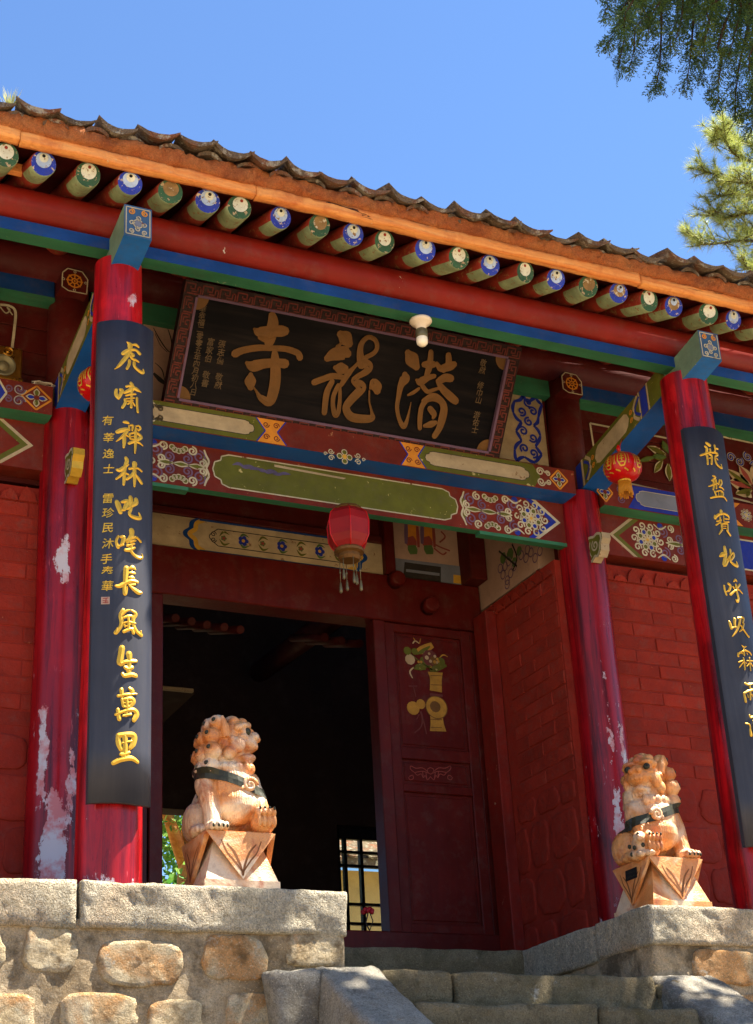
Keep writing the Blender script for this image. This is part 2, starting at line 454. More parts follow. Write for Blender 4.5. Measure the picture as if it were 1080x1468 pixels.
M['cream'] = paint('cream_paint', srgb(188, 168, 134), 0.6, 0.3, 5, 0.12, 50, (srgb(140, 110, 80), 0.63, 16), grain=(0.1, 1, 1))
M['grey'] = paint('grey_paint', srgb(120, 126, 142), 0.6, 0.2, 5)
M['brown'] = paint('red_brown_paint', srgb(112, 37, 24), 0.6, 0.4, 4, 0.2, 50, (srgb(164, 110, 80), 0.655, 16))
M['orange'] = paint('orange_paint', srgb(214, 138, 44), 0.55, 0.25, 6)
M['line'] = paint('white_line_paint', srgb(192, 182, 154), 0.6, 0.35, 8, 0.15, 60, (srgb(120, 70, 52), 0.62, 14))
M['purple'] = paint('purple_line_paint', srgb(110, 84, 112), 0.6, 0.25, 8)
M['pink'] = paint('pink_wall_paint', srgb(182, 150, 132), 0.7, 0.2, 3)
M['ink'] = paint('dark_ink', srgb(52, 48, 46), 0.7, 0.3, 8)
M['deepblue'] = paint('deep_blue_paint', srgb(34, 52, 158), 0.55, 0.25, 6)
M['dullred'] = paint('dull_red_line', srgb(150, 70, 62), 0.6, 0.2, 8)
M['leafgreen'] = paint('leaf_green_paint', srgb(86, 112, 60), 0.6, 0.25, 8)
M['yellow'] = paint('yellow_paint', srgb(206, 160, 60), 0.6, 0.25, 8)
M['dimcream'] = paint('dim_cream_petal', srgb(184, 160, 124), 0.6, 0.25, 8)
M['dullred2'] = paint('faint_red_line', srgb(104, 52, 48), 0.6, 0.2, 8)
M['violet'] = paint('faded_violet_scrape', srgb(92, 84, 118), 0.7, 0.4, 20)
def board(name, c1, c2, scale, horiz, chips=None, spec=0.3):
    t = NT(name)
    st = (0.06, 1, 1) if horiz else (1, 1, 0.06)
    g = t.noise(scale, 7, 0.7, stretch=st, dist=0.4)
    b = t.noise(2.2, 5, 0.6)
    c = t.mix(t.ramp(g, 0.42, 0.72), c1, c2)
    c = t.mix(t.ramp(b, 0.4, 0.7, 0, 0.6), c, dim(c1, 0.7))
    nc = t.noise(7, 9, 0.7, stretch=(1, 1, 0.5))
    k = t.ramp(nc, 0.715, 0.73)
    c = t.mix(k, c, chips or c2)
    t.bump(t.math('SUBTRACT', g, k), 0.25, 0.004)
    return t.done(c, t.ramp(b, 0.3, 0.7, 0.36, 0.55), spec)
M['couplet'] = board('blue_black_board', srgb(50, 52, 62), srgb(70, 70, 76), 10, False, srgb(168, 172, 184))
M['plaque'] = board('weathered_plaque_board', srgb(9, 9, 16), srgb(34, 29, 30), 16, True, None, 0.06)
M['gold'] = paint('gold_leaf', srgb(226, 178, 62), 0.36, 0.2, 20, 0.1, 80, None, metal=0.35, dirt=0.1)
M['dimbronze'] = paint('faded_bronze_ink', srgb(96, 78, 56), 0.6, 0.3, 14)
M['oldyellow'] = paint('old_yellow_paint', srgb(176, 130, 52), 0.6, 0.35, 14)
M['bronze'] = paint('dull_bronze_paint', srgb(112, 78, 40), 0.5, 0.2, 14, 0.15, 80, None, metal=0.15, dirt=0.2)
M['brass'] = paint('brass_metal', srgb(176, 126, 48), 0.3, 0.25, 14, 0.05, 80, None, metal=0.9)
M['frame_red'] = paint('plaque_frame_red', srgb(38, 10, 12), 0.5, 0.25, 8)
M['meander'] = paint('meander_pink_red', srgb(104, 42, 36), 0.55, 0.3, 10)
M['cap'] = stone('hewn_granite_capstone', srgb(236, 222, 190), srgb(248, 238, 212), srgb(240, 214, 178), 4, 1.0, 0.7, 0.40, 0, 0.5, srgb(150, 132, 100))
M['rubblestone'] = stone('tan_rubble_stone', srgb(226, 200, 154), srgb(244, 230, 196), srgb(232, 166, 96), 6, 1.0, 0, 0.48, 0.40, 0.55, srgb(112, 88, 56))
M['mortar'] = stone('sandy_brown_mortar', srgb(212, 188, 150), srgb(228, 206, 170), srgb(168, 144, 108), 3.2, 1.0, 0, 0.52, 0.36, 0.6, srgb(92, 80, 60))
M['step'] = stone('mossy_step_stone', srgb(142, 126, 94), srgb(166, 150, 116), srgb(112, 102, 70), 4, 1.0, 0, 0.48, 0.36, 0.6, srgb(78, 70, 46))
M['ramp'] = stone('grey_ramp_stone', srgb(186, 178, 160), srgb(210, 202, 184), srgb(140, 132, 118), 6, 1.0, 0, 0.46, 0.40, 0.7, srgb(84, 80, 72))
M['paving'] = stone('pale_courtyard_paving', srgb(146, 126, 96), srgb(160, 140, 108), srgb(130, 112, 84), 2, 0.4)
M['clay'] = stone('orange_clay_bedding', srgb(228, 128, 74), srgb(240, 156, 96), srgb(190, 104, 64), 9, 1.0, 0, 0, 0, 0.35)
M['tile'] = stone('weathered_roof_tile', srgb(132, 114, 98), srgb(158, 138, 116), srgb(172, 104, 72), 9, 0.9, 0, 0.47, 0.46, 0.5, srgb(70, 64, 56))
def lion_stone(name='veined_orange_marble', hair=0.3):
    t = NT(name)
    a = t.noise(5, 7, 0.6, dist=1.2)
    c = t.mix(t.ramp(a, 0.35, 0.62), srgb(200, 122, 60), srgb(220, 156, 94))
    w = t.noise(3.2, 6, 0.55, dist=0.8)
    c = t.mix(t.ramp(w, 0.49, 0.62, 0, 0.85), c, srgb(226, 206, 174))
    r = t.noise(4.5, 5, 0.6, dist=2.0)
    c = t.mix(t.ramp(r, 0.55, 0.7, 0, 0.8), c, srgb(170, 88, 52))
    f = t.noise(26, 6, 0.7)
    c = t.mix(t.ramp(f, 0.5, 0.7, 0, 0.35), c, srgb(140, 84, 50))
    wv = t.n('ShaderNodeTexWave'); wv.inputs['Scale'].default_value = 26; wv.inputs['Distortion'].default_value = 9; wv.inputs['Detail'].default_value = 2; wv.inputs['Detail Scale'].default_value = 0.8
    t.l(t.tc.outputs['Object'], wv.inputs['Vector'])
    t.bump(t.math('ADD', t.noise(70, 4, 0.7), t.math('MULTIPLY', wv.outputs['Fac'], hair)), 0.5, 0.008)
    return t.done(c, 0.42, 0.45)
M['lion'] = lion_stone()
M['pedestal'] = lion_stone('veined_pedestal_marble', 0.0)
M['strap'] = paint('dark_green_stone', srgb(58, 60, 48), 0.4, 0.4, 10, 0.2, 60, (srgb(120, 112, 90), 0.66, 12))
M['carve'] = paint('groove_shade_brown', srgb(132, 84, 48), 0.7, 0.3, 10)  # flat brown lines; groove shade of the carved leaves put into colour
M['black'] = paint('black_iron', srgb(24, 22, 22), 0.5, 0.2, 10)
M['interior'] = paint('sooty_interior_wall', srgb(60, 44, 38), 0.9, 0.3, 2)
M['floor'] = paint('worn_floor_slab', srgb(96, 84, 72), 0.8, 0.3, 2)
def cloth(name, col, rough=0.55, trans=0.3):
    t = NT(name)
    c = t.mix(t.ramp(t.noise(10, 5), 0.3, 0.7), dim(col, 0.8), dim(col, 1.15))
    t.bump(t.noise(90, 3), 0.1, 0.002)
    return t.done(c, rough, 0.4)
M['lantern'] = cloth('red_lantern_gauze', srgb(146, 14, 18))
M['lantern2'] = cloth('shiny_red_lantern', srgb(196, 16, 18), 0.3)
M['fringe'] = cloth('golden_fringe', srgb(216, 146, 32))
M['ceramic'] = cloth('cream_ceramic', srgb(232, 214, 188), 0.35)
M['bulb'] = cloth('frosted_bulb', srgb(244, 236, 214), 0.25)
M['olivebrass'] = paint('tarnished_cap', srgb(120, 112, 84), 0.4, 0.2, 10, metal=0.4)
M['bark'] = stone('conifer_bark', srgb(96, 74, 56), srgb(120, 94, 70), srgb(78, 62, 50), 8, 1.0, False)
def leaf(name, c1, c2, trans=0.25):
    t = NT(name)
    pr = t.n('ShaderNodeNewGeometry')
    c = t.mix(pr.outputs['Random Per Island'], c1, c2)
    t.done(c, 0.55, 0.3)
    tr = t.n('ShaderNodeBsdfTranslucent'); t.l(c, tr.inputs['Color'])
    mx = t.n('ShaderNodeMixShader'); mx.inputs[0].default_value = trans
    out = [q for q in t.t.nodes if q.type == 'OUTPUT_MATERIAL'][0]
    t.l(t.b.outputs[0], mx.inputs[1]); t.l(tr.outputs[0], mx.inputs[2]); t.l(mx.outputs[0], out.inputs['Surface'])
    return t.m
M['cypress'] = leaf('cypress_scale_leaves', srgb(44, 66, 30), srgb(84, 108, 44), 0.25)
M['pine'] = leaf('pine_needles', srgb(104, 124, 50), srgb(186, 190, 104), 0.4)
M['broadleaf'] = leaf('broad_green_leaves', srgb(70, 130, 48), srgb(150, 190, 90), 0.4)
M['weed'] = leaf('pale_weed', srgb(150, 160, 96), srgb(200, 200, 140), 0.3)
M['petal'] = cloth('red_petal', srgb(176, 30, 40))
M['glass'] = None
def glass():
    t = NT('dusty_window_pane')
    t.done(srgb(236, 238, 226), 0.08, 0.5)
    tr = t.n('ShaderNodeBsdfTransparent'); tr.inputs['Color'].default_value = (0.92, 0.94, 0.88, 1)
    mx = t.n('ShaderNodeMixShader'); mx.inputs[0].default_value = 0.9
    out = [q for q in t.t.nodes if q.type == 'OUTPUT_MATERIAL'][0]
    t.l(t.b.outputs[0], mx.inputs[1]); t.l(tr.outputs[0], mx.inputs[2]); t.l(mx.outputs[0], out.inputs['Surface'])
    return t.m
M['glass'] = glass()
M['plaster'] = paint('yellow_plaster', srgb(206, 184, 130), 0.85, 0.2, 2)
# ------------------------------------------------------------------ setting: ground, terrace, courtyard
GZ = -3.1
PZ = -0.045           # top of the stone platform
g = MB(); g.face([(-150, -150, GZ), (150, -150, GZ), (150, 150, GZ), (-150, 150, GZ)])
tag(g.build('ground', M['paving'], None, (0, 0, GZ)), kind='structure')
g = MB(); g.box(-30, 40, 1.32, 45, GZ + 0.004, PZ - 0.012)
tag(g.build('terrace', M['paving'], None), kind='structure')

# ------------------------------------------------------------------ stone platform in front of the hall
SX0, SX1 = 1.05, 2.675       # stair recess
plat = thing('stone_platform', 'high rubble stone platform with pale hewn capstones that carries the temple hall', 'platform', (1.8, 0.5, GZ))
FY = -0.19
for nm, x0, x1 in (('l', -4.2, SX0 - 0.01), ('r', SX1 + 0.015, 8.2)):
    xa, xb = (-1.4, x1) if nm == 'l' else (x0, 4.6)
    bm = rough_block(xa, xb, FY + 0.02, 0.6, -1.35, -0.2, 3 if nm == 'l' else 4, 0.009, 0.022, 0.02, 0.003)
    mb = MB(); mb.bm(bm, 0, True)
    mb.box(x0, xa + 0.02, FY + 0.03, 1.3, -1.35, -0.2) if nm == 'l' else mb.box(xb - 0.02, x1, FY + 0.03, 1.3, -1.35, -0.2)
    mb.box(xa + 0.02, xb - 0.02, 0.55, 1.29, -1.34, -0.205)
    mb.box(x0 + 0.01, x1 - 0.01, FY + 0.035, 1.3, GZ, -1.33)
    mb.build('mortar_wall', M['mortar'], plat)
caps = [(-2.2, -1.3, -0.26), (-1.285, -0.185, -0.25), (-0.17, SX0, -0.245), (SX1, 3.62, -0.235), (3.635, 4.9, -0.24), (4.915, 6.2, -0.24)]
for i, (x0, x1, zb) in enumerate(caps):
    mb = MB(); mb.bm(rough_block(x0, x1, FY, 0.42 if i < 3 else 0.30, zb, PZ, 11 + i, 0.008, 0.015 if i in (2, 3) else 0.03, 0.014, 0.0028), 0, True)
    mb.build('capstone', M['cap'], plat)
for i, (y0, y1) in enumerate(((0.315, 1.12),)):
    mb = MB(); mb.bm(rough_block(SX1 - 0.005, SX1 + 0.42, y0, y1, -0.24, PZ - 0.004, 31 + i, 0.007, 0.02, 0.014, 0.004), 0, True)
    mb.build('capstone', M['cap'], plat)
mb = MB(); mb.bm(rough_block(SX0 - 0.40, SX0, 0.435, 1.12, -0.24, PZ - 0.004, 37, 0.006, 0.05, 0.012), 0, True)
mb.build('capstone', M['cap'], plat)
mb = MB(); mb.box(-4.2, SX0 - 0.42, 0.43, 1.3, -0.2, PZ - 0.008); mb.box(SX1 + 0.43, 8.2, 0.31, 1.3, -0.2, PZ - 0.008)
mb.build('porch_floor', M['floor'], plat)
# rubble stones set in the mortar face
def rubble(parent, u0, u1, v0, v1, place, seed, bulge, mat, name='rubble_stone'):
    """a rounded boulder face; place(u, v, h) gives the point"""
    mb = MB(); NA = 28
    cu, cv, hu, hv = (u0 + u1) / 2, (v0 + v1) / 2, (u1 - u0) / 2, (v1 - v0) / 2
    rows = []
    SC_ = [1.0, 0.985, 0.95, 0.80, 0.58, 0.36, 0.17]; HG = [-1.2, 0.55, 0.95, 1.0, 1.0, 1.0, 1.0]
    for s_, hg in zip(SC_, HG):
        row = []
        for k in range(NA):
            a = 2 * PI * k / NA
            ca, sa = math.cos(a), math.sin(a)
            e = 1.0 / (abs(ca) ** 4.5 + abs(sa) ** 4.5) ** (1 / 4.5)
            wob = 1 + 0.16 * fnoise((ca * 1.3, sa * 1.3, seed), 1.0, seed) + 0.09 * fnoise((ca * 4, sa * 4, seed), 1.0, seed)
            u = cu + hu * s_ * ca * e * wob; v = cv + hv * s_ * sa * e * wob
            hh = hg * bulge + (bulge * (0.38 * fnoise((u * 9, v * 9, seed), 1.0, seed) + 0.22 * fnoise((u * 27, v * 27, seed), 1.0, seed) + 0.12 * fnoise((u * 60, v * 60, seed), 1.0, seed)) if hg > 0 else 0)
            row.append(place(u, v, hh))
        rows.append(row)
    vs = [p for r_ in rows for p in r_] + [place(cu, cv, bulge)]
    fs = []
    for j in range(len(rows) - 1):
        for k in range(NA):
            fs.append((j * NA + k, j * NA + (k + 1) % NA, (j + 1) * NA + (k + 1) % NA, (j + 1) * NA + k))
    b_ = (len(rows) - 1) * NA
    for k in range(NA): fs.append((b_ + k, b_ + (k + 1) % NA, len(rows) * NA))
    mb.add(vs, fs, 0, True)
    return mb.build(name, mat, parent)
def on_front(u, v, h): return (u, FY + 0.020 - h, v)
pxr = [(33, 1330, 112, 1393), (146, 1348, 264, 1412), (293, 1340, 382, 1405), (85, 1424, 200, 1480), (214, 1432, 292, 1490), (328, 1425, 396, 1485), (-60, 1424, 52, 1490), (414, 1338, 494, 1386),
       (-120, 1330, 10, 1400), (-30, 1505, 100, 1570), (125, 1500, 240, 1570), (270, 1505, 380, 1570), (1000, 1362, 1085, 1412), (1095, 1350, 1190, 1410), (1060, 1425, 1160, 1490)]
for i, (a, b, c, d) in enumerate(pxr):
    p = atY(a, d, FY); q = atY(c, b, FY)
    rubble(plat, p.x, q.x, p.z, q.z, on_front, 50 + i, 0.013, M['rubblestone'])
# ------------------------------------------------------------------ stone staircase
stair = thing('stone_staircase', 'mossy old stone steps between two sloping side slabs up to the temple door', 'stairs', (1.86, -2.5, GZ))
RISE, RUN = 0.19, 0.322
mb = MB(); mb.bm(rough_block(SX0 - 0.3, SX1 + 0.3, 1.04, 1.36, -0.42, PZ - 0.006, 71, 0.008, 0.06, 0.018), 0, True)
mb.build('sill_stone', M['step'], stair)
ny = -0.30
for k in range(14):
    zt = -0.40 - RISE * k; yf = ny - RUN * k; yb = 1.05 if k == 0 else yf + RUN + 0.12
    xs = [SX0 + 0.1, [1.507, 2.05, 1.4, 1.8][k % 4], SX1 - 0.075]
    for j in range(2):
        mb = MB(); mb.bm(rough_block(xs[j] + 0.006, xs[j + 1] - 0.006, yf, yb, zt - RISE + (0.035 if (k == 0 and j == 0) else 0.0), zt - (0.008 if j else 0), 100 + k * 3 + j, 0.013, 0.03 if k < 3 else 0.08, 0.022, 0.006 if k < 3 else 0), 0, True)
        mb.build('step_stone', M['step'], stair)
mb = MB(); mb.box(SX0 + 0.12, SX1 - 0.1, -0.2, 1.05, GZ, -0.62)
for k in range(1, 14): mb.box(SX0 + 0.12, SX1 - 0.1, ny - RUN * k + 0.1, ny - RUN * (k - 1) + 0.11, GZ, -0.40 - RISE * k - RISE + 0.01)
mb.build('step_core', M['mortar'], stair)
SL = RISE / RUN
for x0, x1, seed in ((0.855, 1.165, 1), (2.60, 2.99, 2)):
    for k in range(4):
        y1 = FY - 0.03 - k * 1.25; y0 = y1 - 1.235
        bm = rough_block(x0, x1, y0, y1, -0.80, -0.36, 140 + seed * 7 + k, 0.016, 0.03 if k == 0 else 0.08, 0.03, 0.006)
        for v in bm.verts: v.co.z += SL * (v.co.y - FY)
        mb = MB(); mb.bm(bm, 0, True)
        mb.build('ramp_stone', M['ramp'], stair)
    mb = MB()
    yA, yB = FY - 0.04, FY - 5.0
    zA, zB = -0.78, -0.78 + SL * (-4.85)
    a, b = x0 + 0.03, x1 - 0.03
    mb.add([(a, yA, zA), (b, yA, zA), (b, yB, max(zB, GZ + 0.02)), (a, yB, max(zB, GZ + 0.02)), (a, yA, GZ), (b, yA, GZ), (b, yB, GZ), (a, yB, GZ)],
           [(0, 1, 2, 3), (4, 7, 6, 5), (0, 3, 7, 4), (1, 5, 6, 2), (0, 4, 5, 1), (3, 2, 6, 7)])
    mb.build('ramp_wall', M['mortar'], stair)
for (a, b, c, d, s_) in ((945, 1408, 992, 1432, 1), (948, 1430, 990, 1462, 2), (396, 1386, 460, 1520, 3)):
    y = -0.33 if s_ < 3 else -0.30
    p = atY(a, d, y); q = atY(c, b, y)
    mb = MB(); mb.bm(rough_block(p.x, q.x, y, y + 0.14, p.z, q.z, 160 + s_, 0.02, 0.03, 0.035), 0, True)
    mb.build('filler_stone', M['ramp'] if s_ > 2 else M['step'], stair)

# ------------------------------------------------------------------ the temple hall
hall = thing('temple_hall', 'old temple hall with red columns, painted beams, brick walls and a tiled eave', 'temple', (1.75, 3.0, PZ))
HX0, HX1 = -3.6, 7.2
D2 = 1.15                      # row of inner columns
BLX, BRX = 0.05, 3.44
WX = 3.25                      # side wall of the door recess
DY = 2.2                       # door plane
def column(x, y, r0, r1, z0, z1, mat, name='column'):
    mb = MB(); n = 40
    prof = [(r0 + (r1 - r0) * t + 0.004 * math.sin(t * 9), z0 + (z1 - z0) * t) for t in [k / 12 for k in range(13)]]
    mb.lathe(prof, (x, y, 0), n)
    mb.face([(x + r1 * math.cos(2 * PI * k / n), y + r1 * math.sin(2 * PI * k / n), z1) for k in range(n)])
    return mb.build(name, mat, hall, (x, y, z0))
column(0.0, 0.0, 0.147, 0.118, PZ, 3.16, M['col_fl'], 'front_column')
column(3.535, 0.0, 0.150, 0.140, PZ, 3.17, M['col_fr'], 'front_column')
column(BLX, D2, 0.145, 0.132, PZ, 2.88, M['col_bl'], 'inner_column')
column(BRX, D2, 0.150, 0.145, PZ, 2.88, M['col_br'], 'inner_column')
for x in (BLX, BRX):
    mb = MB(); mb.tube([(x, D2 + 0.03, 2.86), (x, D2 + 0.03, 3.95)], 0.118, 24)
    mb.build('upper_post', M['darkred'], hall)

# eave purlin, its blue and green board, beam heads over the columns
mb = MB(); mb.tube([(HX0, 0, 3.40), (1.7, 0, 3.40), (HX1, 0, 3.40)], 0.10, 28)
mb.build('eave_purlin', M['red'], hall)
mb = MB(); mb.box(HX0, HX1, -0.06, 0.035, 3.214, 3.285, mif=[1, 0, 0, 0, 0, 0])
mb.build('eave_board', [M['blue'], M['green']], hall)
def slanted_box(x0, x1, ya, yb, za, zb, hgt, mats, name, face_mats, parent=hall):
    """beam running along Y whose underside goes from (ya, za) to (yb, zb)"""
    mb = MB()
    mb.add([(x0, ya, za), (x1, ya, za), (x1, yb, zb), (x0, yb, zb), (x0, ya, za + hgt), (x1, ya, za + hgt), (x1, yb, zb + hgt), (x0, yb, zb + hgt)], [])
    for f, mi in zip([(0, 3, 2, 1), (4, 5, 6, 7), (0, 1, 5, 4), (2, 3, 7, 6), (3, 0, 4, 7), (1, 2, 6, 5)], face_mats):
        mb.f.append(f); mb.m.append(mi); mb.sm.append(False)
    return mb.build(name, mats, parent)
TS = 0.20       # the tie beams rise towards the eave
M['headside'] = paint('beam_head_green', srgb(112, 138, 112), 0.55, 0.3, 8, 0.2, 50, (CHIPW, 0.68, 14))
M['headface'] = paint('beam_head_blue_face', srgb(58, 92, 128), 0.5, 0.3, 8, 0.2, 50, (CHIPW, 0.70, 14))
M['headblue'] = paint('beam_head_blue', srgb(34, 104, 186), 0.5, 0.2, 8, 0.2, 50, (CHIPW, 0.67, 9))
for x in (0.005, 3.515):
    w = 0.072
    o = slanted_box(x - w, x + w, -0.315, 0.12, 3.145, 3.145 - TS * 0.435, 0.185, [M['headside'], M['headblue'], M['headface']], 'beam_head', [1, 0, 2, 0, 0, 0])
    P = Paint((x, -0.315, 3.2375), lift=0.002)
    P.ribbon([(-0.062, -0.08, .006), (0.062, -0.08, .006)], 0); P.ribbon([(-0.062, 0.08, .006), (0.062, 0.08, .006)], 0)
    P.ribbon([(-0.062, -0.08, .006), (-0.062, 0.08, .006)], 0); P.ribbon([(0.062, -0.08, .006), (0.062, 0.08, .006)], 0)
    P.disc(0, -0.012, 0.02, 1, 0.0025)
    P.ring(0, -0.012, 0.024, 0.006, 0, 0.003)
    for a in range(4):
        P.spiral(0.033 * math.cos(a * PI / 2), -0.012 + 0.033 * math.sin(a * PI / 2), 0.015, .006, 0, 0.003, 1.2, a * PI / 2 + PI)
    for sx in (-1, 1):
        P.spiral(sx * 0.035, 0.055, 0.018, .007, 2, 0.003, 1.5, PI / 2, sx); P.spiral(sx * 0.035, -0.06, 0.015, .006, 0, 0.003, 1.4, -PI / 2, -sx)
    P.build('painted_scroll', [M['line'], M['grey'], M['orange']], o)
# tie beams between inner and front columns
for x, lab in ((0.045, 0), (3.50, 1)):
    ya, yb = 0.06, 1.14
    za = 3.06 if lab == 0 else 3.085
    o = slanted_box(x - 0.085, x + 0.085, ya, yb, za, za - TS * (yb - ya), 0.185, [M['olive'], M['tieblue']], 'tie_beam', [1, 0, 0, 0, 0, 0])
    d = Vector((0, -1, TS)).normalized()      # towards the front, on the left face
    P = Paint((x - 0.085, yb, za - TS * (yb - ya)), U=d, V=(0, 0, 1), lift=-0.002)   # this face looks left: N = U x V = -X when U = -Y
    if P.N.x > 0: P.N = -P.N
    P.lift = 0.002
    H = 0.185; L = 1.05
    def q(a0, a1, b0, b1, mi, l=None): P.poly([(a0, b0), (a1, b0), (a1, b1), (a0, b1)], mi, l)
    q(0.04, 0.06, 0.0, H, 0); q(0.07, 0.14, 0.005, H - .005, 1); q(0.145, 0.165, 0.0, H, 0)
    q(L - 0.2, L - 0.185, 0.0, H, 0); q(L - 0.18, L - 0.11, 0.005, H - .005, 1); q(L - 0.105, L - 0.09, 0.0, H, 0)
    P.poly([(0.33, 0.05), (0.36, 0.03), (0.68, 0.03), (0.71, 0.05), (0.73, 0.0925), (0.71, 0.135), (0.68, 0.155), (0.36, 0.155), (0.33, 0.135), (0.31, 0.0925)], 0)
    for uu, sg in ((0.25, 1), (0.79, -1)):
        P.ribbon([(uu - 0.05 * sg, 0.01, .022), (uu, 0.06, .02), (uu - 0.01 * sg, 0.09, .02), (uu, 0.125, .02), (uu - 0.05 * sg, 0.175, .022)], 0, 0.0025)
        P.ribbon([(uu - 0.07 * sg, 0.03, .018), (uu - 0.02 * sg, 0.075, .016), (uu - 0.02 * sg, 0.11, .016), (uu - 0.07 * sg, 0.155, .018)], 1, 0.003)
        P.spiral(uu + 0.035 * sg, 0.06, 0.018, .008, 2, 0.003); P.spiral(uu + 0.035 * sg, 0.12, 0.018, .008, 2, 0.003, 1.4, 0, -1)
    P.build('painted_panel', [M['cream'], M['deepblue'], M['orange']], o)

# rafters with painted ends
RSL = 0.38; RE = -0.30; RZ = 3.474; RR = 0.067; RL = 1.75
ends = [(8, 'g'), (62, 'b'), (127, 'g'), (186, 'b'), (243, 'p'), (298, 'b'), (342, 'g'), (403, 'b'), (457, 'p'), (508, 'b'), (553, 'g'), (609, 'b'), (658, 'g'), (704, 'b'), (752, 'g'), (797, 'b'), (843, 'p'), (886, 'q'), (931, 'g'), (967, 'q'), (1015, 'g'), (1053, 'b')]
eyp = [220, 232, 247, 264, 278, 291, 300, 315, 328, 342, 347, 358, 369, 380, 388, 404, 412, 425, 431, 440, 449, 460]
rx = [(atY(e[0], y, RE).x, e[1], atY(e[0], y, RE).z) for e, y in zip(ends, eyp)]
x = rx[0][0]
for k in range(4): x -= 0.215; rx.append((x, 'bg'[k % 2], RZ))
x = max(q[0] for q in rx)
for k in range(7): x += 0.215; rx.append((x, 'gb'[k % 2], RZ))
rax = Vector((0, 1, RSL)).normalized()
def rafter_mesh(seed):
    mb = MB(); n = 20; rs = random.Random(seed)
    up = Vector((0, -RSL, 1)).normalized(); sd = Vector((1, 0, 0))
    L = [0.0, 0.012, 0.17 + rs.uniform(-0.02, 0.03), RL]; R_ = [RR - 0.006, RR, RR, RR * 1.04]
    b = 0
    for i, (t, r_) in enumerate(zip(L, R_)):
        for k in range(n):
            a = 2 * PI * k / n
            mb.v.append(tuple(rax * t + sd * r_ * math.cos(a) + up * r_ * math.sin(a)))
    for i in range(3):
        for k in range(n):
            am = 2 * PI * (k + .5) / n
            green = i < 2 and -2.75 < (am if am < PI else am - 2 * PI) < -0.1
            mb.f.append((i * n + k, i * n + (k + 1) % n, (i + 1) * n + (k + 1) % n, (i + 1) * n + k)); mb.m.append(1 if green else 0); mb.sm.append(True)
    mb.f.append(tuple(range(n))[::-1]); mb.m.append(0); mb.sm.append(False)
    me = bpy.data.meshes.new('rafter'); me.from_pydata(mb.v, [], mb.f)
    me.materials.append(M['rafter_red']); me.materials.append(M['rafter_green'])
    me.polygons.foreach_set('material_index', mb.m); me.polygons.foreach_set('use_smooth', mb.sm); me.update()
    return me
def end_mesh(kind):
    mb = MB(); up = Vector((0, -RSL, 1)).normalized(); N = -rax
    def disc(r_, cz, h, mi, n=20, hole=None):
        c = up * cz + N * h
        mb.face([c + Vector((1, 0, 0)) * r_ * math.cos(2 * PI * k / n) + up * r_ * math.sin(2 * PI * k / n) for k in range(n)][::1], mi)
    disc(RR - 0.004, 0.0, 0.002, 0)
    disc(RR * 0.60, RR * 0.24, 0.0035, 1)
    disc(RR * 0.34, RR * 0.40, 0.005, 2)
    disc(RR * 0.13, RR * 0.55, 0.0065, 3)
    me = bpy.data.meshes.new('painted_end'); me.from_pydata(mb.v, [], mb.f)
    for m in {'g': ('end_green', 'end_white', 'end_white', 'rafter_red'), 'b': ('end_blue', 'end_pale', 'end_white', 'black'), 'p': ('end_green', 'peel', 'peel', 'peel'), 'q': ('end_blue', 'peel', 'end_pale', 'black')}[kind]: me.materials.append(M[m])
    me.polygons.foreach_set('material_index', mb.m); me.update()
    return me
RM = [rafter_mesh(k) for k in range(4)]
EM = {k: end_mesh(k) for k in 'gbpq'}
for i, (x, kd, z) in enumerate(sorted(rx)):
    e = rnd.uniform(-0.015, 0.015)
    pos = Vector((x, RE, RZ)) + rax * e
    rz = rnd.uniform(-0.012, 0.012)
    o = inst('rafter', RM[i % 4], hall, pos, (rnd.uniform(-.02, .02), rnd.uniform(-0.25, 0.25), rz), (rnd.uniform(.92, 1.06), 1, rnd.uniform(.94, 1.05)))
    c = bpy.data.objects.new('painted_end', EM[kd]); link(c, o, pos); c.rotation_euler = (0, rnd.uniform(-0.3, 0.3) * 0.3, 0)

# roof: boards over the rafters, fascia, clay bedding, tiles
def rz_at(y): return RZ + (y - RE) * RSL + RR * 1.044 + 0.004
mb = MB()
up1 = [(-0.365, rz_at(-0.365)), (1.2, rz_at(1.2)), (3.8, 5.55), (7.6, 3.75)]
up2 = [(-0.35, rz_at(-0.35) + 0.04), (1.2, rz_at(1.2) + 0.11), (3.8, 5.67), (7.62, 3.87)]
for i in range(3):
    for A, fl in ((up1, 1), (up2, 0)):
        f = [(HX0, *A[i]), (HX1, *A[i]), (HX1, *A[i + 1]), (HX0, *A[i + 1])]
        mb.face(f[::-1] if fl else f)
roof = mb.build('roof', M['darkred'], hall, (1.8, 3.8, 3.5))
p = atY(36, 262, -0.13)
mb = MB(); mb.bbox(HX0 + 1.0, p.x, -0.15, -0.11, 3.505, 3.56, .004); mb.build('loose_batten', M['fascia'], hall)
seg = [-3.6, -1.9, -0.62, 0.62, 3.02, 4.4, 7.2]
for i in range(6):
    mb = MB()
    f0, f1 = 0.500 + rnd.uniform(-0.005, 0.005), 0.568 + rnd.uniform(-0.006, 0.004)
    bm = rough_block(seg[i] + 0.002, seg[i + 1] - 0.002, -0.395, -0.34, 3.0 + f0 + 0.012, 3.0 + f1 + 0.008, 200 + i, 0.007, 0.018, 0.003, 0.003)
    mb.bm(bm, 0, True); mb.build('fascia_board', M['fascia'], roof)
bm = bmesh.new()
nx = 420
ringp = [(-0.37, 3.572), (-0.402, 3.577), (-0.418, 3.592), (-0.424, 3.61), (-0.426, 3.628), (-0.422, 3.645), (-0.40, 3.66), (-0.30, 3.675), (-0.15, 3.70)]
rows = []
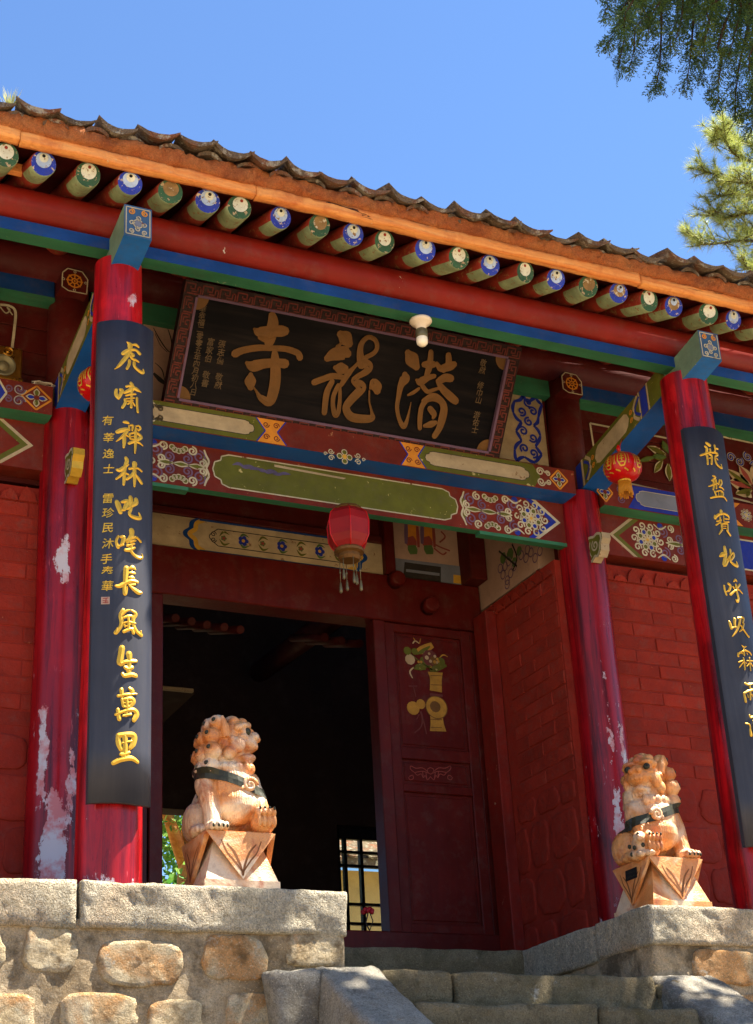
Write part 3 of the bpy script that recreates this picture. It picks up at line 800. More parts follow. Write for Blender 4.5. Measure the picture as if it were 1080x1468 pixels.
for i in range(nx + 1):
    xx = -2.0 + 7.6 * i / nx; rw = []
    for j, (yy, zz) in enumerate(ringp):
        w = 0.020 if 0 < j < 7 else 0.004
        rw.append(bm.verts.new((xx, yy + w * fnoise((xx, yy, zz), 14, 3) + w * fnoise((xx, yy, zz), 40, 5), zz + w * 0.9 * fnoise((xx, yy, zz), 11, 8))))
    rows.append(rw)
for i in range(nx):
    for j in range(len(ringp) - 1):
        bm.faces.new((rows[i][j], rows[i + 1][j], rows[i + 1][j + 1], rows[i][j + 1]))
mb = MB(); mb.bm(bm, 0, True); mb.build('clay_bedding', M['clay'], roof)
def tile_mesh(w, sag, ln, th, seed):
    """a concave pan tile, its mouth at y = 0"""
    mb = MB(); n = 8; rs = random.Random(seed)
    rows = []
    for t in (0.0, 0.5, 1.0):
        for s_ in (0, 1):
            r_ = []
            for k in range(n + 1):
                a = -1 + 2 * k / n
                z = sag * (a * a) - (0 if s_ else (th * (1 - .72 * a * a) if th > .025 else th)) + rs.uniform(-.002, .002)
                r_.append((a * w / 2 * (1 - 0.06 * t), ln * t, z + 0.01 * t))
            rows.append(r_)
    b = [p for r_ in rows for p in r_]; m = n + 1; f = []
    for i in range(2):
        lo, hi, lo2, hi2 = (2 * i) * m, (2 * i + 1) * m, (2 * i + 2) * m, (2 * i + 3) * m
        for k in range(n):
            f.append((hi + k, hi + k + 1, hi2 + k + 1, hi2 + k)); f.append((lo + k + 1, lo + k, lo2 + k, lo2 + k + 1))
        f.append((lo, hi, hi2, lo2)); f.append((lo + n, lo2 + n, hi2 + n, hi + n))
    for k in range(n): f.append((k, k + 1, m + k + 1, m + k))
    me = bpy.data.meshes.new('roof_tile'); me.from_pydata(b, [], f); me.materials.append(M['tile']); me.update()
    return me
TM = [tile_mesh(0.222, 0.030, 0.22, 0.030, k) for k in range(5)]
TM2 = [tile_mesh(0.13, -0.028, 0.2, 0.02, 10 + k) for k in range(3)]
pit = math.atan(0.42)
x = -1.6; i = 0
while x < 5.6:
    dx = rnd.uniform(0.190, 0.212)
    dz = 0.014 * math.sin(x * 2.1) + rnd.uniform(-0.006, 0.006) + (0.012 if x < 0.3 else 0)
    inst('roof_tile', TM[i % 5], roof, (x, -0.462 + rnd.uniform(-0.03, 0.018), 3.674 + dz + rnd.uniform(-.006, .006)), (pit - 0.12 + rnd.uniform(-.09, .09), rnd.uniform(-.04, 0.22), rnd.uniform(-0.12, 0.12)), (rnd.uniform(.92, 1.08), 1, rnd.uniform(.85, 1.15)))
    inst('roof_tile', TM[(i + 2) % 5], roof, (x + rnd.uniform(-.02, .02), -0.29, 3.745 + dz), (pit, rnd.uniform(0.0, 0.14), 0))
    inst('roof_tile', TM2[i % 3], roof, (x + 0.1 + rnd.uniform(-.015, .015), -0.428 + rnd.uniform(-.008, .008), 3.668 + dz), (pit - 0.15, rnd.uniform(-0.1, 0.1), 0))
    x += dx; i += 1
# steeper rows of tiles further up the roof, hidden from below
mb = MB()
for r_ in range(14):
    t = r_ / 14.0; y0 = -0.1 + 3.8 * t
    for k in range(40):
        xx = HX0 + 0.13 + k * 0.27
        zz = (rz_at(y0) + 0.16) if y0 < 1.2 else rz_at(1.2) + 0.14 + (y0 - 1.2) * (5.67 - rz_at(1.2) - 0.11) / 2.6
        mb.add([(xx, y0, zz), (xx + 0.13, y0, zz - 0.04), (xx + 0.26, y0, zz), (xx, y0 + 0.33, zz + 0.13), (xx + 0.13, y0 + 0.33, zz + 0.09), (xx + 0.26, y0 + 0.33, zz + 0.13)], [(0, 1, 4, 3), (1, 2, 5, 4)])
tag(mb.build('upper_tile_rows', M['tile'], roof), kind='stuff')
# ------------------------------------------------------------------ painted beams of the inner row
PM = [M['line'], M['purple'], M['olive'], M['deepblue'], M['cream'], M['orange'], M['brown'], M['grey'], M['yellow'], M['ink'], M['violet'], M['blue'], M['leafgreen'], M['dullred']]
LI, PU, OL, DB, CR, OR, BR, GR, YE, IK, VI, BL, LG, DR = range(14)
def rosette(P, u, v, R, lines=LI):
    P.disc(u, v, R * 0.20, YE, 0.003)
    for k in range(8):
        a = 2 * PI * k / 8
        P.ribbon([(u + R * .08 * math.cos(a), v + R * .08 * math.sin(a), R * .05), (u + R * .24 * math.cos(a), v + R * .24 * math.sin(a), R * .13), (u + R * .32 * math.cos(a), v + R * .32 * math.sin(a), R * .05)], lines, 0.0035, sub=3)
        P.disc(u + R * .44 * math.cos(a + .39), v + R * .44 * math.sin(a + .39), R * .12, OL if k % 2 else DB, 0.003, 8)
        P.ring(u + R * .44 * math.cos(a + .39), v + R * .44 * math.sin(a + .39), R * .145, R * .065, lines, 0.0035, 8)
    n = 10
    for k in range(n):
        a = 2 * PI * k / n
        P.spiral(u + R * .80 * math.cos(a), v + R * .80 * math.sin(a), R * .225, R * .085, lines, 0.0038, 1.25, a + PI * .7, 1)
def scrolls(P, u0, u1, v0, v1, flip=False):
    """one block of lotus scroll-work between u0 (scalloped edge) and u1 (rosette side)"""
    sg = 1 if u1 > u0 else -1
    w = abs(u1 - u0); h = v1 - v0; vm = (v0 + v1) / 2
    R = min(h * .50, w * .30)
    def U(d): return u0 + sg * d
    ur = u1 - sg * R * 1.0
    span = abs(ur - u0) - R           # room between the edge and the rosette
    for k in range(3):
        c = span * (.2 + .3 * k); ww = span * .17
        P.ribbon([(U(c - ww), vm, .006), (U(c), vm, h * .15), (U(c + ww), vm, .006)], LI, 0.003)
        P.ribbon([(U(c - ww * .75), vm, .003), (U(c), vm, h * .085), (U(c + ww * .75), vm, .003)], OL, 0.0038)
    for s2 in (1, -1):
        ve = vm + s2 * h * .47; um = U(span * .55)
        for k in range(5):
            a = (k - 2) * 0.55
            P.disc(um + .045 * math.sin(a), ve - s2 * .036 * math.cos(a), 0.015, OL, 0.0028, 8); P.ring(um + .045 * math.sin(a), ve - s2 * .036 * math.cos(a), 0.016, .007, LI, 0.0032, 8)
        for d, vv, r_, c, tw in ((.14, .26, .042, PU, 1), (.38, .16, .034, PU, 1), (.74, .16, .034, PU, -1), (1.0, .30, .042, PU, -1), (.07, .11, .026, LI, 1), (.90, .09, .026, LI, -1), (.28, .38, .030, LI, 1), (.86, .42, .028, LI, -1)):
            P.spiral(U(span * d), vm + s2 * h * vv, r_, .0105, c, 0.0031 + (0.0004 if c == LI else 0), 1.5, s2 * PI / 2 + (0 if tw > 0 else PI), s2 * tw * sg)
        P.ribbon([(U(.0), vm, .012), (U(-.016), vm + s2 * h * .18, .013), (U(.0), vm + s2 * h * .32, .012), (U(.012), vm + s2 * h * .46, .010)], LI, 0.0034)
        P.ribbon([(U(.012), vm + s2 * .01, .006), (U(.006), vm + s2 * h * .17, .026), (U(.016), vm + s2 * h * .30, .006)], OL, 0.0028)
        # half flowers on the edges beside the rosette
        uc = U(span + R * .12); P.ribbon([(uc - .05, ve, .008), (uc, ve - s2 * .03, .012), (uc + .05, ve, .008)], LI, 0.0034); P.disc(uc, ve - s2 * .006, .022, DB, .003, 10)
    rosette(P, ur, vm, R)
def chevron(P, u, v0, v1, sg, cols=(LI, DB)):
    vm = (v0 + v1) / 2; h = (v1 - v0) * .62
    P.poly([(u - sg * h, v0 + .003), (u - sg * (h - .03), v0 + .003), (u + .03 * sg, vm), (u, vm)][::sg], cols[0], 0.003)
    P.poly([(u - sg * h, v1 - .003), (u, vm), (u + .03 * sg, vm), (u - sg * (h - .03), v1 - .003)][::sg], cols[0], 0.003)
    P.poly([(u - sg * (h + .045), v0 + .003), (u - sg * h, v0 + .003), (u, vm), (u - .045 * sg, vm)][::sg], cols[1], 0.0025)
    P.poly([(u - sg * (h + .045), v1 - .003), (u - .045 * sg, vm), (u, vm), (u - sg * h, v1 - .003)][::sg], cols[1], 0.0025)
def cusped(P, u0, u1, v0, v1, mi, edge, lift=0.003, c=None, w=0.006):
    h = v1 - v0; c = c or h * .55; vm = (v0 + v1) / 2
    def side(u, s_): return [(u + s_ * c, v0), (u + s_ * c * .55, v0 + h * .08), (u + s_ * c * .5, v0 + h * .2), (u + s_ * c * .12, v0 + h * .28), (u, vm), (u + s_ * c * .12, v1 - h * .28), (u + s_ * c * .5, v1 - h * .2), (u + s_ * c * .55, v1 - h * .08), (u + s_ * c, v1)]
    pts = side(u1, -1) + side(u0, 1)[::-1]
    P.poly(pts, mi, lift)
    for a, b in zip(pts, pts[1:] + pts[:1]): P.ribbon([(a[0], a[1], w), (b[0], b[1], w)], edge, lift + .0008)
def hourglass(P, u0, u1, v0, v1, cols=(OR, DB)):
    um = (u0 + u1) / 2; vm = (v0 + v1) / 2; k = (u1 - u0) * .2
    P.poly([(u0, v0), (u1, v0), (um + k, vm), (u1, v1), (u0, v1), (um - k, vm)][:3] + [(um - k, vm)], cols[0], 0.003)
    P.poly([(um - k, vm), (um + k, vm), (u1, v1), (u0, v1)], cols[0], 0.003)
    for s_, ue in ((-1, u0), (1, u1)):
        P.ribbon([(ue, v0, .008), (um + s_ * k, vm, .008)], cols[1], 0.0035); P.ribbon([(um + s_ * k, vm, .008), (ue, v1, .008)], cols[1], 0.0035)
    for s_ in (-1, 1):
        for s2 in (-1, 1):
            P.spiral(um + s_ * (u1 - u0) * .17, vm + s2 * (v1 - v0) * .26, (v1 - v0) * .13, .006, LI if cols[0] != OR else BR, 0.004, 1.4, 0, s_ * s2)
def diamond(P, u, v, r_, rv, fill=OL):
    for a, b in (((u - r_, v), (u, v + rv)), ((u, v + rv), (u + r_, v)), ((u + r_, v), (u, v - rv)), ((u, v - rv), (u - r_, v))):
        P.ribbon([(a[0], a[1], .011), (b[0], b[1], .011)], OR, 0.003)
    for k in range(4):
        a = k * PI / 2
        P.ribbon([(u, v, .004), (u + r_ * .4 * math.cos(a), v + rv * .45 * math.sin(a), rv * .5), (u + r_ * .72 * math.cos(a), v + rv * .78 * math.sin(a), .003)], LI, 0.0032)
        P.ribbon([(u, v, .003), (u + r_ * .4 * math.cos(a), v + rv * .45 * math.sin(a), rv * .3), (u + r_ * .6 * math.cos(a), v + rv * .65 * math.sin(a), .003)], fill if k % 2 else DB, 0.004)
    P.disc(u, v, rv * .22, BR, 0.0045, 8)

LZ0, LZ1 = 2.522, 2.80
LY = 1.10
UY, UZ0, UZ1 = 0.94, 2.80, 2.965
# lower beam, middle bay
mb = MB(); mb.box(BLX + 0.10, BRX - 0.10, LY, LY + 0.06, LZ0, LZ1, mif=[1, 0, 0, 0, 0, 0])
low = mb.build('lower_beam', [M['brown'], M['green']], hall)
P = Paint((0, LY, 0))
gL = atY(305, 681, LY).x; gR = atY(657, 737, LY).x
cusped(P, gL, gR, LZ0 + .035, LZ1 - .03, OL, LI, c=0.1, w=0.008)
a = atY(340, 667, LY); b = atY(405, 680, LY)
for k in range(9):
    t = k / 8; P.ribbon([(a.x + (b.x - a.x) * t - .03, a.z + (b.z - a.z) * t + rnd.uniform(-.012, .012), .004), (a.x + (b.x - a.x) * t + .01, a.z + (b.z - a.z) * t + rnd.uniform(-.01, .01), .02), (a.x + (b.x - a.x) * t + .05, a.z + (b.z - a.z) * t + rnd.uniform(-.012, .006), .004)], VI, 0.005 + .0002 * k)
p0 = atY(393, 668, LY); p1 = atY(470, 683, LY)
P.poly([(p0.x, p0.z - .008), (p1.x + .1, p1.z - .006), (p1.x + .12, p1.z + .006), (p0.x, p0.z + .008)], CR, 0.0055)
scrolls(P, gR + .04, BRX - 0.26, LZ0 + .012, LZ1 - .012)
scrolls(P, gL - .04, BLX + 0.26, LZ0 + .012, LZ1 - .012, True)
chevron(P, BRX - 0.20, LZ0, LZ1, 1); chevron(P, BLX + 0.20, LZ0, LZ1, -1)
P.build('painted_scrollwork', PM, low)
for x0, x1 in ((BLX + .1, atY(270, 697, LY).x), (atY(688, 765, LY).x, BRX - .1)):
    mb = MB(); mb.box(x0, x1, LY - 0.003, LY + .055, LZ0 - .024, LZ0 - .001)
    mb.build('bracket_edge', M['green'], low)
# upper beam, middle bay
mb = MB(); mb.box(BLX + .13, BRX - .13, UY, LY + .15, UZ0, UZ1, mif=[1, 0, 0, 0, 0, 0])
upb = mb.build('upper_beam', [M['brown'], M['tieblue']], hall)
P = Paint((0, UY, 0)); v0, v1 = UZ0 + .004, UZ1 - .004
def ux(px, py): return atY(px, py, UY).x
for (a, b, e) in ((ux(180, 600), ux(372, 635), 1), (ux(604, 668), ux(767, 700), 0)):
    P.poly([(a - .05, (v0 + v1) / 2), (a, v0), (b, v0), (b + .05, (v0 + v1) / 2), (b, v1), (a, v1)], OL, 0.0022)
    cusped(P, a + .03, b - .03, v0 + .03, v1 - .03, CR, IK, 0.003, .06, .004)
hourglass(P, ux(368, 635), ux(411, 648), v0, v1); hourglass(P, ux(575, 665), ux(611, 672), v0, v1)
u = ux(494, 655); v = atY(494, 655, UY).z
for k in range(4):
    a = k * PI / 2
    P.ring(u + .032 * math.cos(a), v + .03 * math.sin(a), .017, .006, LI, .003, 8); P.disc(u + .032 * math.cos(a), v + .03 * math.sin(a), .014, OL, .0025, 8)
P.disc(u, v, .016, YE, .0038, 10)
for s_ in (-1, 1):
    for s2 in (-1, 1): P.spiral(u + s_ * .088, v + s2 * .022, .02, .006, LI, .003, 1.4, PI if s_ > 0 else 0, s2 * s_)
    P.spiral(u + s_ * .125, v, .013, .005, LI, .003, 1.2)
for us, sg in ((ux(781, 702), 1), (BLX + .45, -1)):
    for s2 in (-1, 1): P.spiral(us - .02, (v0 + v1) / 2 + s2 * .036, .03, .010, LI, .003, 1.6, 0, s2); P.spiral(us + .035, (v0 + v1) / 2 + s2 * .03, .02, .009, LI, .003, 1.5, PI, -s2)
    diamond(P, us + sg * .115, (v0 + v1) / 2, .065, .068)
P.build('painted_panels', PM, upb)
# side bays
for side in (-1, 1):
    x0, x1 = (HX0, BLX - .12) if side < 0 else (BRX + .12, HX1)
    mb = MB(); mb.box(x0, x1, LY + .02, LY + .17, 2.50, 2.79, mif=[1, 0, 0, 0, 0, 0])
    lo = mb.build('lower_beam', [M['brown'], M['brown']], hall)
    mb = MB(); mb.box(x0, x1, 1.0, LY + .15, 2.79, 2.97, mif=[1, 0, 0, 0, 0, 0])
    upo = mb.build('upper_beam', [M['brown'], M['green']], hall)
    P = Paint((0, LY + .02, 0)); Q = Paint((0, 1.0, 0)); v0, v1 = 2.505, 2.785
    if side < 0:
        chevron(P, x1 - .10, v0, v1, 1, (CR, OL)); scrolls(P, x1 - .95, x1 - .26, v0 + .01, v1 - .01)
        xe = x1
        diamond(Q, atY(52, 575, 1.0).x, 2.882, .085, .075); 
        us = atY(22, 568, 1.0).x
        for s2 in (-1, 1): Q.spiral(us + .02, 2.882 + s2 * .038, .034, .011, PU, .003, 1.6, 0, -s2); Q.spiral(us - .04, 2.882 + s2 * .034, .026, .009, PU, .003, 1.5, PI, s2); Q.spiral(us + .02, 2.882 + s2 * .038, .040, .004, LI, .0035, 1.1, 0, -s2)
        us -= .10
        Q.poly([(us, 2.795), (us + .05, 2.882), (us, 2.965), (us - .08, 2.965), (us - .08, 2.795)], DB, .003)
        Q.ribbon([(us, 2.795, .012), (us + .05, 2.882, .012)], LI, .0035); Q.ribbon([(us + .05, 2.882, .012), (us, 2.965, .012)], LI, .0035)
        cusped(Q, us - 1.6, us - .12, 2.82, 2.94, GR, LI)
    else:
        chevron(P, x0 + .12, v0, v1, -1, (CR, OL)); scrolls(P, x0 + 1.00, x0 + .26, v0 + .01, v1 - .01, True)
        P.poly([(x0 + 1.05, v0 + .03), (x0 + 2.2, v0 + .03), (x0 + 2.2, v1 - .03), (x0 + 1.05, v1 - .03)], DB, .003)
        for vv in (v0 + .03, v1 - .03): P.ribbon([(x0 + 1.05, vv, .012), (x0 + 2.2, vv, .012)], LI, .004)
        us = atY(868, 712, 1.0).x
        diamond(Q, us, 2.882, .06, .07)
        for s2 in (-1, 1): Q.spiral(us + .12, 2.882 + s2 * .034, .028, .008, PU, .003, 1.5, 0, s2)
        a0 = us + .17; a1 = atY(1010, 745, 1.0).x
        Q.poly([(a0, 2.795), (a1 - .05, 2.795), (a1, 2.882), (a1 - .05, 2.965), (a0, 2.965), (a0 + .06, 2.882)], DB, .0025)
        cusped(Q, a0 + .07, a1 - .05, 2.825, 2.935, GR, LI, .003, .06, .004)
        Q.poly([(a1, 2.795), (a1 + .32, 2.795), (a1 + .22, 2.882), (a1 + .32, 2.965), (a1, 2.965), (a1 + .05, 2.882)], OR, .003)
        for t in (.1, .2):
            for s2 in (-1, 1): Q.spiral(a1 + t, 2.882 + s2 * .034, .03, .009, BR, .004, 1.5, t * 9, s2)
        rosette(Q, a1 + .36, 2.882, .05)
    P.build('painted_scrollwork', PM, lo); Q.build('painted_panels', PM, upo)

# boarded wall above the beams, inner purlin, its coloured boards, beam ends with wheel emblems
mb = MB(); mb.tube([(HX0, D2 - .02, 3.845), (HX1, D2 - .02, 3.845)], 0.115, 24); mb.build('inner_purlin', M['darkred'], hall)
for x0, x1, mf in ((HX0, BLX - .1, 'b'), (BLX + .12, BRX - .12, 'g'), (BRX + .1, HX1, 'b')):
    if mf == 'b':
        mb = MB(); mb.bbox(x0, x1, D2 - .04, D2 + .06, 3.625, 3.765, .008); o = mb.build('purlin_board', M['blue'], hall)
        mb = MB(); mb.box(x0, x1 - .002, D2 - .045, D2 + .055, 3.60, 3.623); mb.build('green_strip', M['green'], o)
    else:
        mb = MB(); mb.box(x0, x1, D2 - .02, D2 + .06, 3.61, 3.735); mb.build('purlin_board', M['green'], hall)
    z = 2.97
    for k, h in enumerate((.17, .15, .16, .17)):
        mb = MB(); mb.bbox(x0 + .001, x1 - .001, D2 + .05 + rnd.uniform(0, .004), D2 + .09, z, z + h - .004, .003); mb.build('wall_board', M['darkred'], hall); z += h
for x in (0.07, 3.50):
    pts = [(-.085, -.06), (-.04, -.085), (.085, -.085), (.09, .03), (.05, .085), (-.05, .09), (-.085, .05)]
    c = Vector((x, 1.0, 3.745))
    c.z = atY(107, 403, 1.0).z if x < 1 else atY(820, 550, 1.0).z
    c.x = atY(107, 403, 1.0).x if x < 1 else atY(820, 550, 1.0).x
    mb = MB()
    F = [(c.x + a * .92, 1.0, c.z + b * .92) for a, b in pts]; B = [(c.x + a * .92, 1.16, c.z + b * .92) for a, b in pts]
    n = len(pts); mb.add(F + B, [tuple(range(n))] + [(k, k + n, (k + 1) % n + n, (k + 1) % n) for k in range(n)])
    o = mb.build('beam_end', M['darkred'], hall)
    P = Paint((c.x, 1.0, c.z))
    for (a, b) in zip(pts, pts[1:] + pts[:1]): P.ribbon([(a[0] * .86, a[1] * .86, .007), (b[0] * .86, b[1] * .86, .007)], 0)
    P.ring(0, 0, .042, .009, 1); P.ring(0, 0, .016, .008, 1); P.disc(0, 0, .006, 1, .003)
    for k in range(8):
        a = k * PI / 4; P.ribbon([(.018 * math.cos(a), .018 * math.sin(a), .006), (.05 * math.cos(a), .05 * math.sin(a), .009)], 1, .003)
    for k in range(4):
        a = k * PI / 2; P.ring(.066 * math.cos(a), .062 * math.sin(a), .007, .004, 0, .003, 8)
    P.build('wheel_emblem', [M['line'], M['orange']], o)
# painted wall panels either side of the name board (middle bay)
WP = [M['pink'], M['ink'], M['deepblue'], M['line'], M['olive'], M['cream'], M['leafgreen'], M['dullred']]
WY = D2 + .045
mb = MB(); a = atY(760, 568, WY); b = atY(762, 665, WY); xl = atY(700, 640, WY).x; xr = atY(783, 640, WY).x
mb.box(xl, xr, WY - .01, WY + .002, b.z, a.z); o = mb.build('painted_wall_panel', M['cream'], hall)
P = Paint((0, WY - .01, 0))
def pp(px, py, y): q_ = atY(px, py, y); return (q_.x, q_.z)
blob = [(738, 575), (750, 566), (757, 577), (768, 570), (777, 580), (772, 598), (765, 610), (775, 625), (768, 640), (777, 652), (768, 663), (752, 655), (742, 662), (738, 645), (748, 632), (740, 618), (748, 605), (736, 592)]
for i in range(len(blob)):
    a, b = pp(*blob[i], WY - .01), pp(*blob[(i + 1) % len(blob)], WY - .01)
    P.ribbon([(a[0], a[1], .016), ((a[0] + b[0]) / 2 + rnd.uniform(-.012, .012), (a[1] + b[1]) / 2 + rnd.uniform(-.012, .012), .026), (b[0], b[1], .016)], 2)
for (x_, y_, sg) in ((748, 590, 1), (764, 590, -1), (758, 605, 1), (750, 618, -1), (764, 628, 1), (752, 643, -1), (765, 650, 1), (757, 577, -1)):
    a = pp(x_, y_, WY - .01); P.spiral(a[0], a[1], .034, .015, 2, .0028, 1.3, rnd.uniform(0, 6), sg)
P.build('blue_scroll', WP, o)
mb = MB(); a = atY(225, 463, WY); b = atY(225, 588, WY); mb.box(atY(205, 500, WY).x, atY(262, 500, WY).x, WY - .01, WY + .002, b.z, a.z); o = mb.build('painted_wall_panel', M['pink'], hall)
P = Paint((0, WY - .01, 0))
for pts in ([(220, 470, 1), (228, 485, 2), (238, 500, 2), (246, 507, 1)], [(222, 478, 1), (230, 495, 1), (240, 505, 1)], [(220, 535, 4), (230, 545, 8), (240, 552, 3)], [(222, 520, 1), (232, 530, 2), (236, 545, 1)], [(240, 470, 1), (246, 490, 2), (248, 520, 1)]):
    P.ribbon([(*pp(x_, y_, WY - .01), w_ * .004) for x_, y_, w_ in pts], 1)
P.build('ink_drawing', WP, o)
# painted ornaments on the boards of the side bays
o = None
WB = D2 + .045
P = Paint((0, WB, 0), lift=0.003)
for (a, b) in (((846, 607), (975, 632)), ((800, 670), (985, 712)), ((1030, 625), (1100, 640)), ((1042, 712), (1100, 726)), ((846, 607), (851, 640))):
    a, b = pp(*a, WB), pp(*b, WB); P.ribbon([(a[0], a[1], .014), (b[0], b[1], .014)], 3)
def petal(P, a, b, w, mi, l=.0035): P.ribbon([(a[0], a[1], w * .2), ((a[0] + b[0]) / 2, (a[1] + b[1]) / 2, w), (b[0], b[1], w * .1)], mi, l)
for (c, e, w, mi) in (((955, 652), (928, 640), .05, 3), ((955, 655), (935, 655), .05, 4), ((950, 660), (938, 678), .04, 3), ((958, 650), (950, 632), .05, 4), ((962, 655), (975, 668), .05, 4), ((958, 665), (960, 690), .05, 3), ((940, 655), (915, 662), .03, 4), ((915, 662), (900, 650), .02, 3), ((960, 642), (972, 640), .04, 5)):
    petal(P, pp(*c, WB), pp(*e, WB), w * 1.3, mi); petal(P, pp(*c, WB), pp(*e, WB), w * .8, 4 if mi == 3 else 6, .0045)
for (c, e, w, mi) in (((1078, 700), (1040, 672), .06, 5), ((1078, 700), (1045, 690), .07, 5), ((1078, 702), (1055, 708), .06, 5), ((1078, 695), (1060, 668), .07, 5), ((1085, 695), (1085, 662), .08, 5), ((1090, 700), (1115, 690), .07, 5), ((1075, 705), (1070, 712), .05, 3)):
    petal(P, pp(*c, WB), pp(*e, WB), w * 1.5, mi); petal(P, pp(*c, WB), pp(*e, WB), w * .6, 7 if w > .065 else 4, .0045)
for k, (x_, y_, sg) in enumerate(((1048, 656, 1), (1060, 662, -1), (1072, 655, 1), (1082, 668, -1), (1092, 658, 1))):
    a = pp(x_, y_, WB); P.spiral(a[0], a[1], .036, .020, 3, .0035, 1.2, k, sg); P.spiral(a[0], a[1], .036, .011, 2, .0045, 1.2, k, sg)
P.build('painted_ornament', WP, hall)
P = Paint((0, WB, 0), lift=0.003)
for pts in ([(0, 437, 1), (14, 439, 1), (22, 448, 1), (20, 475, 1), (17, 500, 1)], [(0, 440, 1), (8, 449, 1), (14, 445, 1), (10, 441, 1), (18, 452, 1)]):
    P.ribbon([(*pp(x_, y_, WB), .016 if pts[2][0] == 22 else .008) for x_, y_, _ in pts], 3)
P.build('painted_ornament', WP, hall)
# carved cloud-shaped ends that pass through the inner columns
prof = [(0.0, -.07), (-.05, -.085), (-.09, -.06), (-.12, -.075), (-.155, -.04), (-.16, .0), (-.185, .03), (-.18, .07), (-.14, .085), (-.10, .075), (-.05, .09), (0.0, .08)]
for x, zc in ((BLX, atX(107, 668, BLX).z), (BRX, atX(860, 785, BRX).z)):
    mb = MB(); n = len(prof); yb = D2 - .11; w = .032
    A = [(x - w, yb + a, zc + b) for a, b in prof]; B = [(x + w, yb + a, zc + b) for a, b in prof]
    mb.add(A + B, [tuple(range(n))[::-1], tuple(range(n, 2 * n))]); mb.add(A + B, [(k, (k + 1) % n, (k + 1) % n + n, k + n) for k in range(n)], 1)
    o = mb.build('carved_beam_end', [M['olive'], M['gold'] if x < 1 else M['cream']], hall)
    P = Paint((x - w, yb, zc), U=(0, -1, 0)); 
    for i in range(n - 1):
        a, b = prof[i], prof[i + 1]; P.ribbon([(-a[0] * .93, a[1] * .93, .016), (-b[0] * .93, b[1] * .93, .016)], 0, .002)
    P.spiral(.10, .01, .04, .012, 0, .003, 1.4, 2.0, 1); P.ribbon([(.05, .05, .008), (.03, .0, .01), (.05, -.05, .008)], 0, .003)
    P.build('painted_curl', [M['line']], o)

# ------------------------------------------------------------------ brick walls
BC, BLN = 0.092, 0.33
def brick_mesh(w, h, t, seed):
    rs = random.Random(seed); bm = bmesh.new(); bmesh.ops.create_cube(bm, size=1)
    for v in bm.verts: v.co = Vector((v.co.x * w + rs.uniform(-.003, .003), v.co.y * t, v.co.z * h + rs.uniform(-.002, .002)))
    bmesh.ops.bevel(bm, geom=bm.edges[:], offset=.004, segments=1, affect='EDGES', profile=.5)
    me = bpy.data.meshes.new('brick'); bm.to_mesh(me); bm.free(); me.materials.append(M['brick']); return me
BK = [brick_mesh(BLN - .007, BC - .007, .05, k) for k in range(5)]
BH = [brick_mesh(BLN / 2 - .007, BC - .007, .05, 9 + k) for k in range(3)]
def brick_wall(name, place, rotz, length, z0, z1, thick_box, seed, stonez0, maxlen=None):
    """place(u) -> (x, y) of the face; bricks above z0, painted rubble below"""
    mb = MB(); mb.box(*thick_box); w = mb.build(name, M['joint'], hall)
    rs = random.Random(seed); n = int((z1 - z0) / BC)
    for r_ in range(n):
        u = 0.0; zc = z0 + (r_ + .5) * BC; first = (r_ % 2 == 1)
        while u < (maxlen or length) - .05:
            half = first or (u + BLN > length); L = BLN / 2 if half else BLN
            if u + L > length + .02: break
            x_, y_ = place(u + L / 2, .0205 + rs.uniform(-.004, .003))
            inst('brick', (BH if half else BK)[rs.randrange(3)], w, (x_, y_, zc), (rs.uniform(-.02, .02), rs.uniform(-.008, .008), rotz + rs.uniform(-.012, .012)))
            u += L; first = False
    # coping of upright teeth
    tb = MB()
    k = 0; u = .02
    while u < (maxlen or length) - .05:
        x_, y_ = place(u + .05, 0); zz = z0 + n * BC
        cs, sn = math.cos(rotz), math.sin(rotz)
        def tp(a, d, z): return (x_ + a * cs + d * sn * 1.0, y_ + a * sn - d * cs, z)
        hgt = .062 + .02 * (k % 2) + rs.uniform(-.018, .018)
        t = MB(); t.add([tp(-.052, .014, zz), tp(.052, .014, zz), tp(.036, .016, zz + hgt * .6), tp(rs.uniform(-.012, .012), .018, zz + hgt), tp(-.036, .016, zz + hgt * .6), tp(-.052, -.03, zz), tp(.052, -.03, zz), tp(.036, -.03, zz + hgt * .6), tp(0, -.03, zz + hgt), tp(-.036, -.03, zz + hgt * .6)],
                        [(0, 1, 2, 3, 4), (1, 6, 7, 2), (2, 7, 8, 3), (3, 8, 9, 4), (4, 9, 5, 0)])
        t.build('coping_tooth', M['brick'], w); u += .104; k += 1
    # rubble stones below the bricks
    z = stonez0; r_ = 0
    while z < z0 - .12:
        h = min(.27 + rs.uniform(-.04, .04), z0 - z - .02); u = -.1 if r_ % 2 else .02
        while u < (maxlen or length) - .1:
            L = .27 + rs.uniform(-.07, .08)
            if u + L > length: L = length - u - .01
            if L > .1:
                a0 = max(u, .01)
                rubble(w, a0 + .015, u + L - .015, z + .015, z + h - .015, (lambda a, b, hh: (*place(a, -hh), b)), seed * 10 + r_ * 17 + int(u * 50), .010, M['rubble'], 'painted_stone')
            u += L
        z += h; r_ += 1
    return w
FYW = D2 + .04
brick_wall('brick_wall', lambda u, d: (BRX + .02 + u, FYW + d), 0, 3.6, 1.06, 2.42, (WX + .172, HX1, FYW, FYW + .3, PZ - .02, 2.46), 1, 0.0, 1.5)
brick_wall('brick_wall', lambda u, d: (BLX - .02 - u, FYW + d), 0, 3.4, 1.04, 2.38, (HX0, BLX + .2, FYW, FYW + .3, PZ - .02, 2.42), 2, 0.0, 0.95)
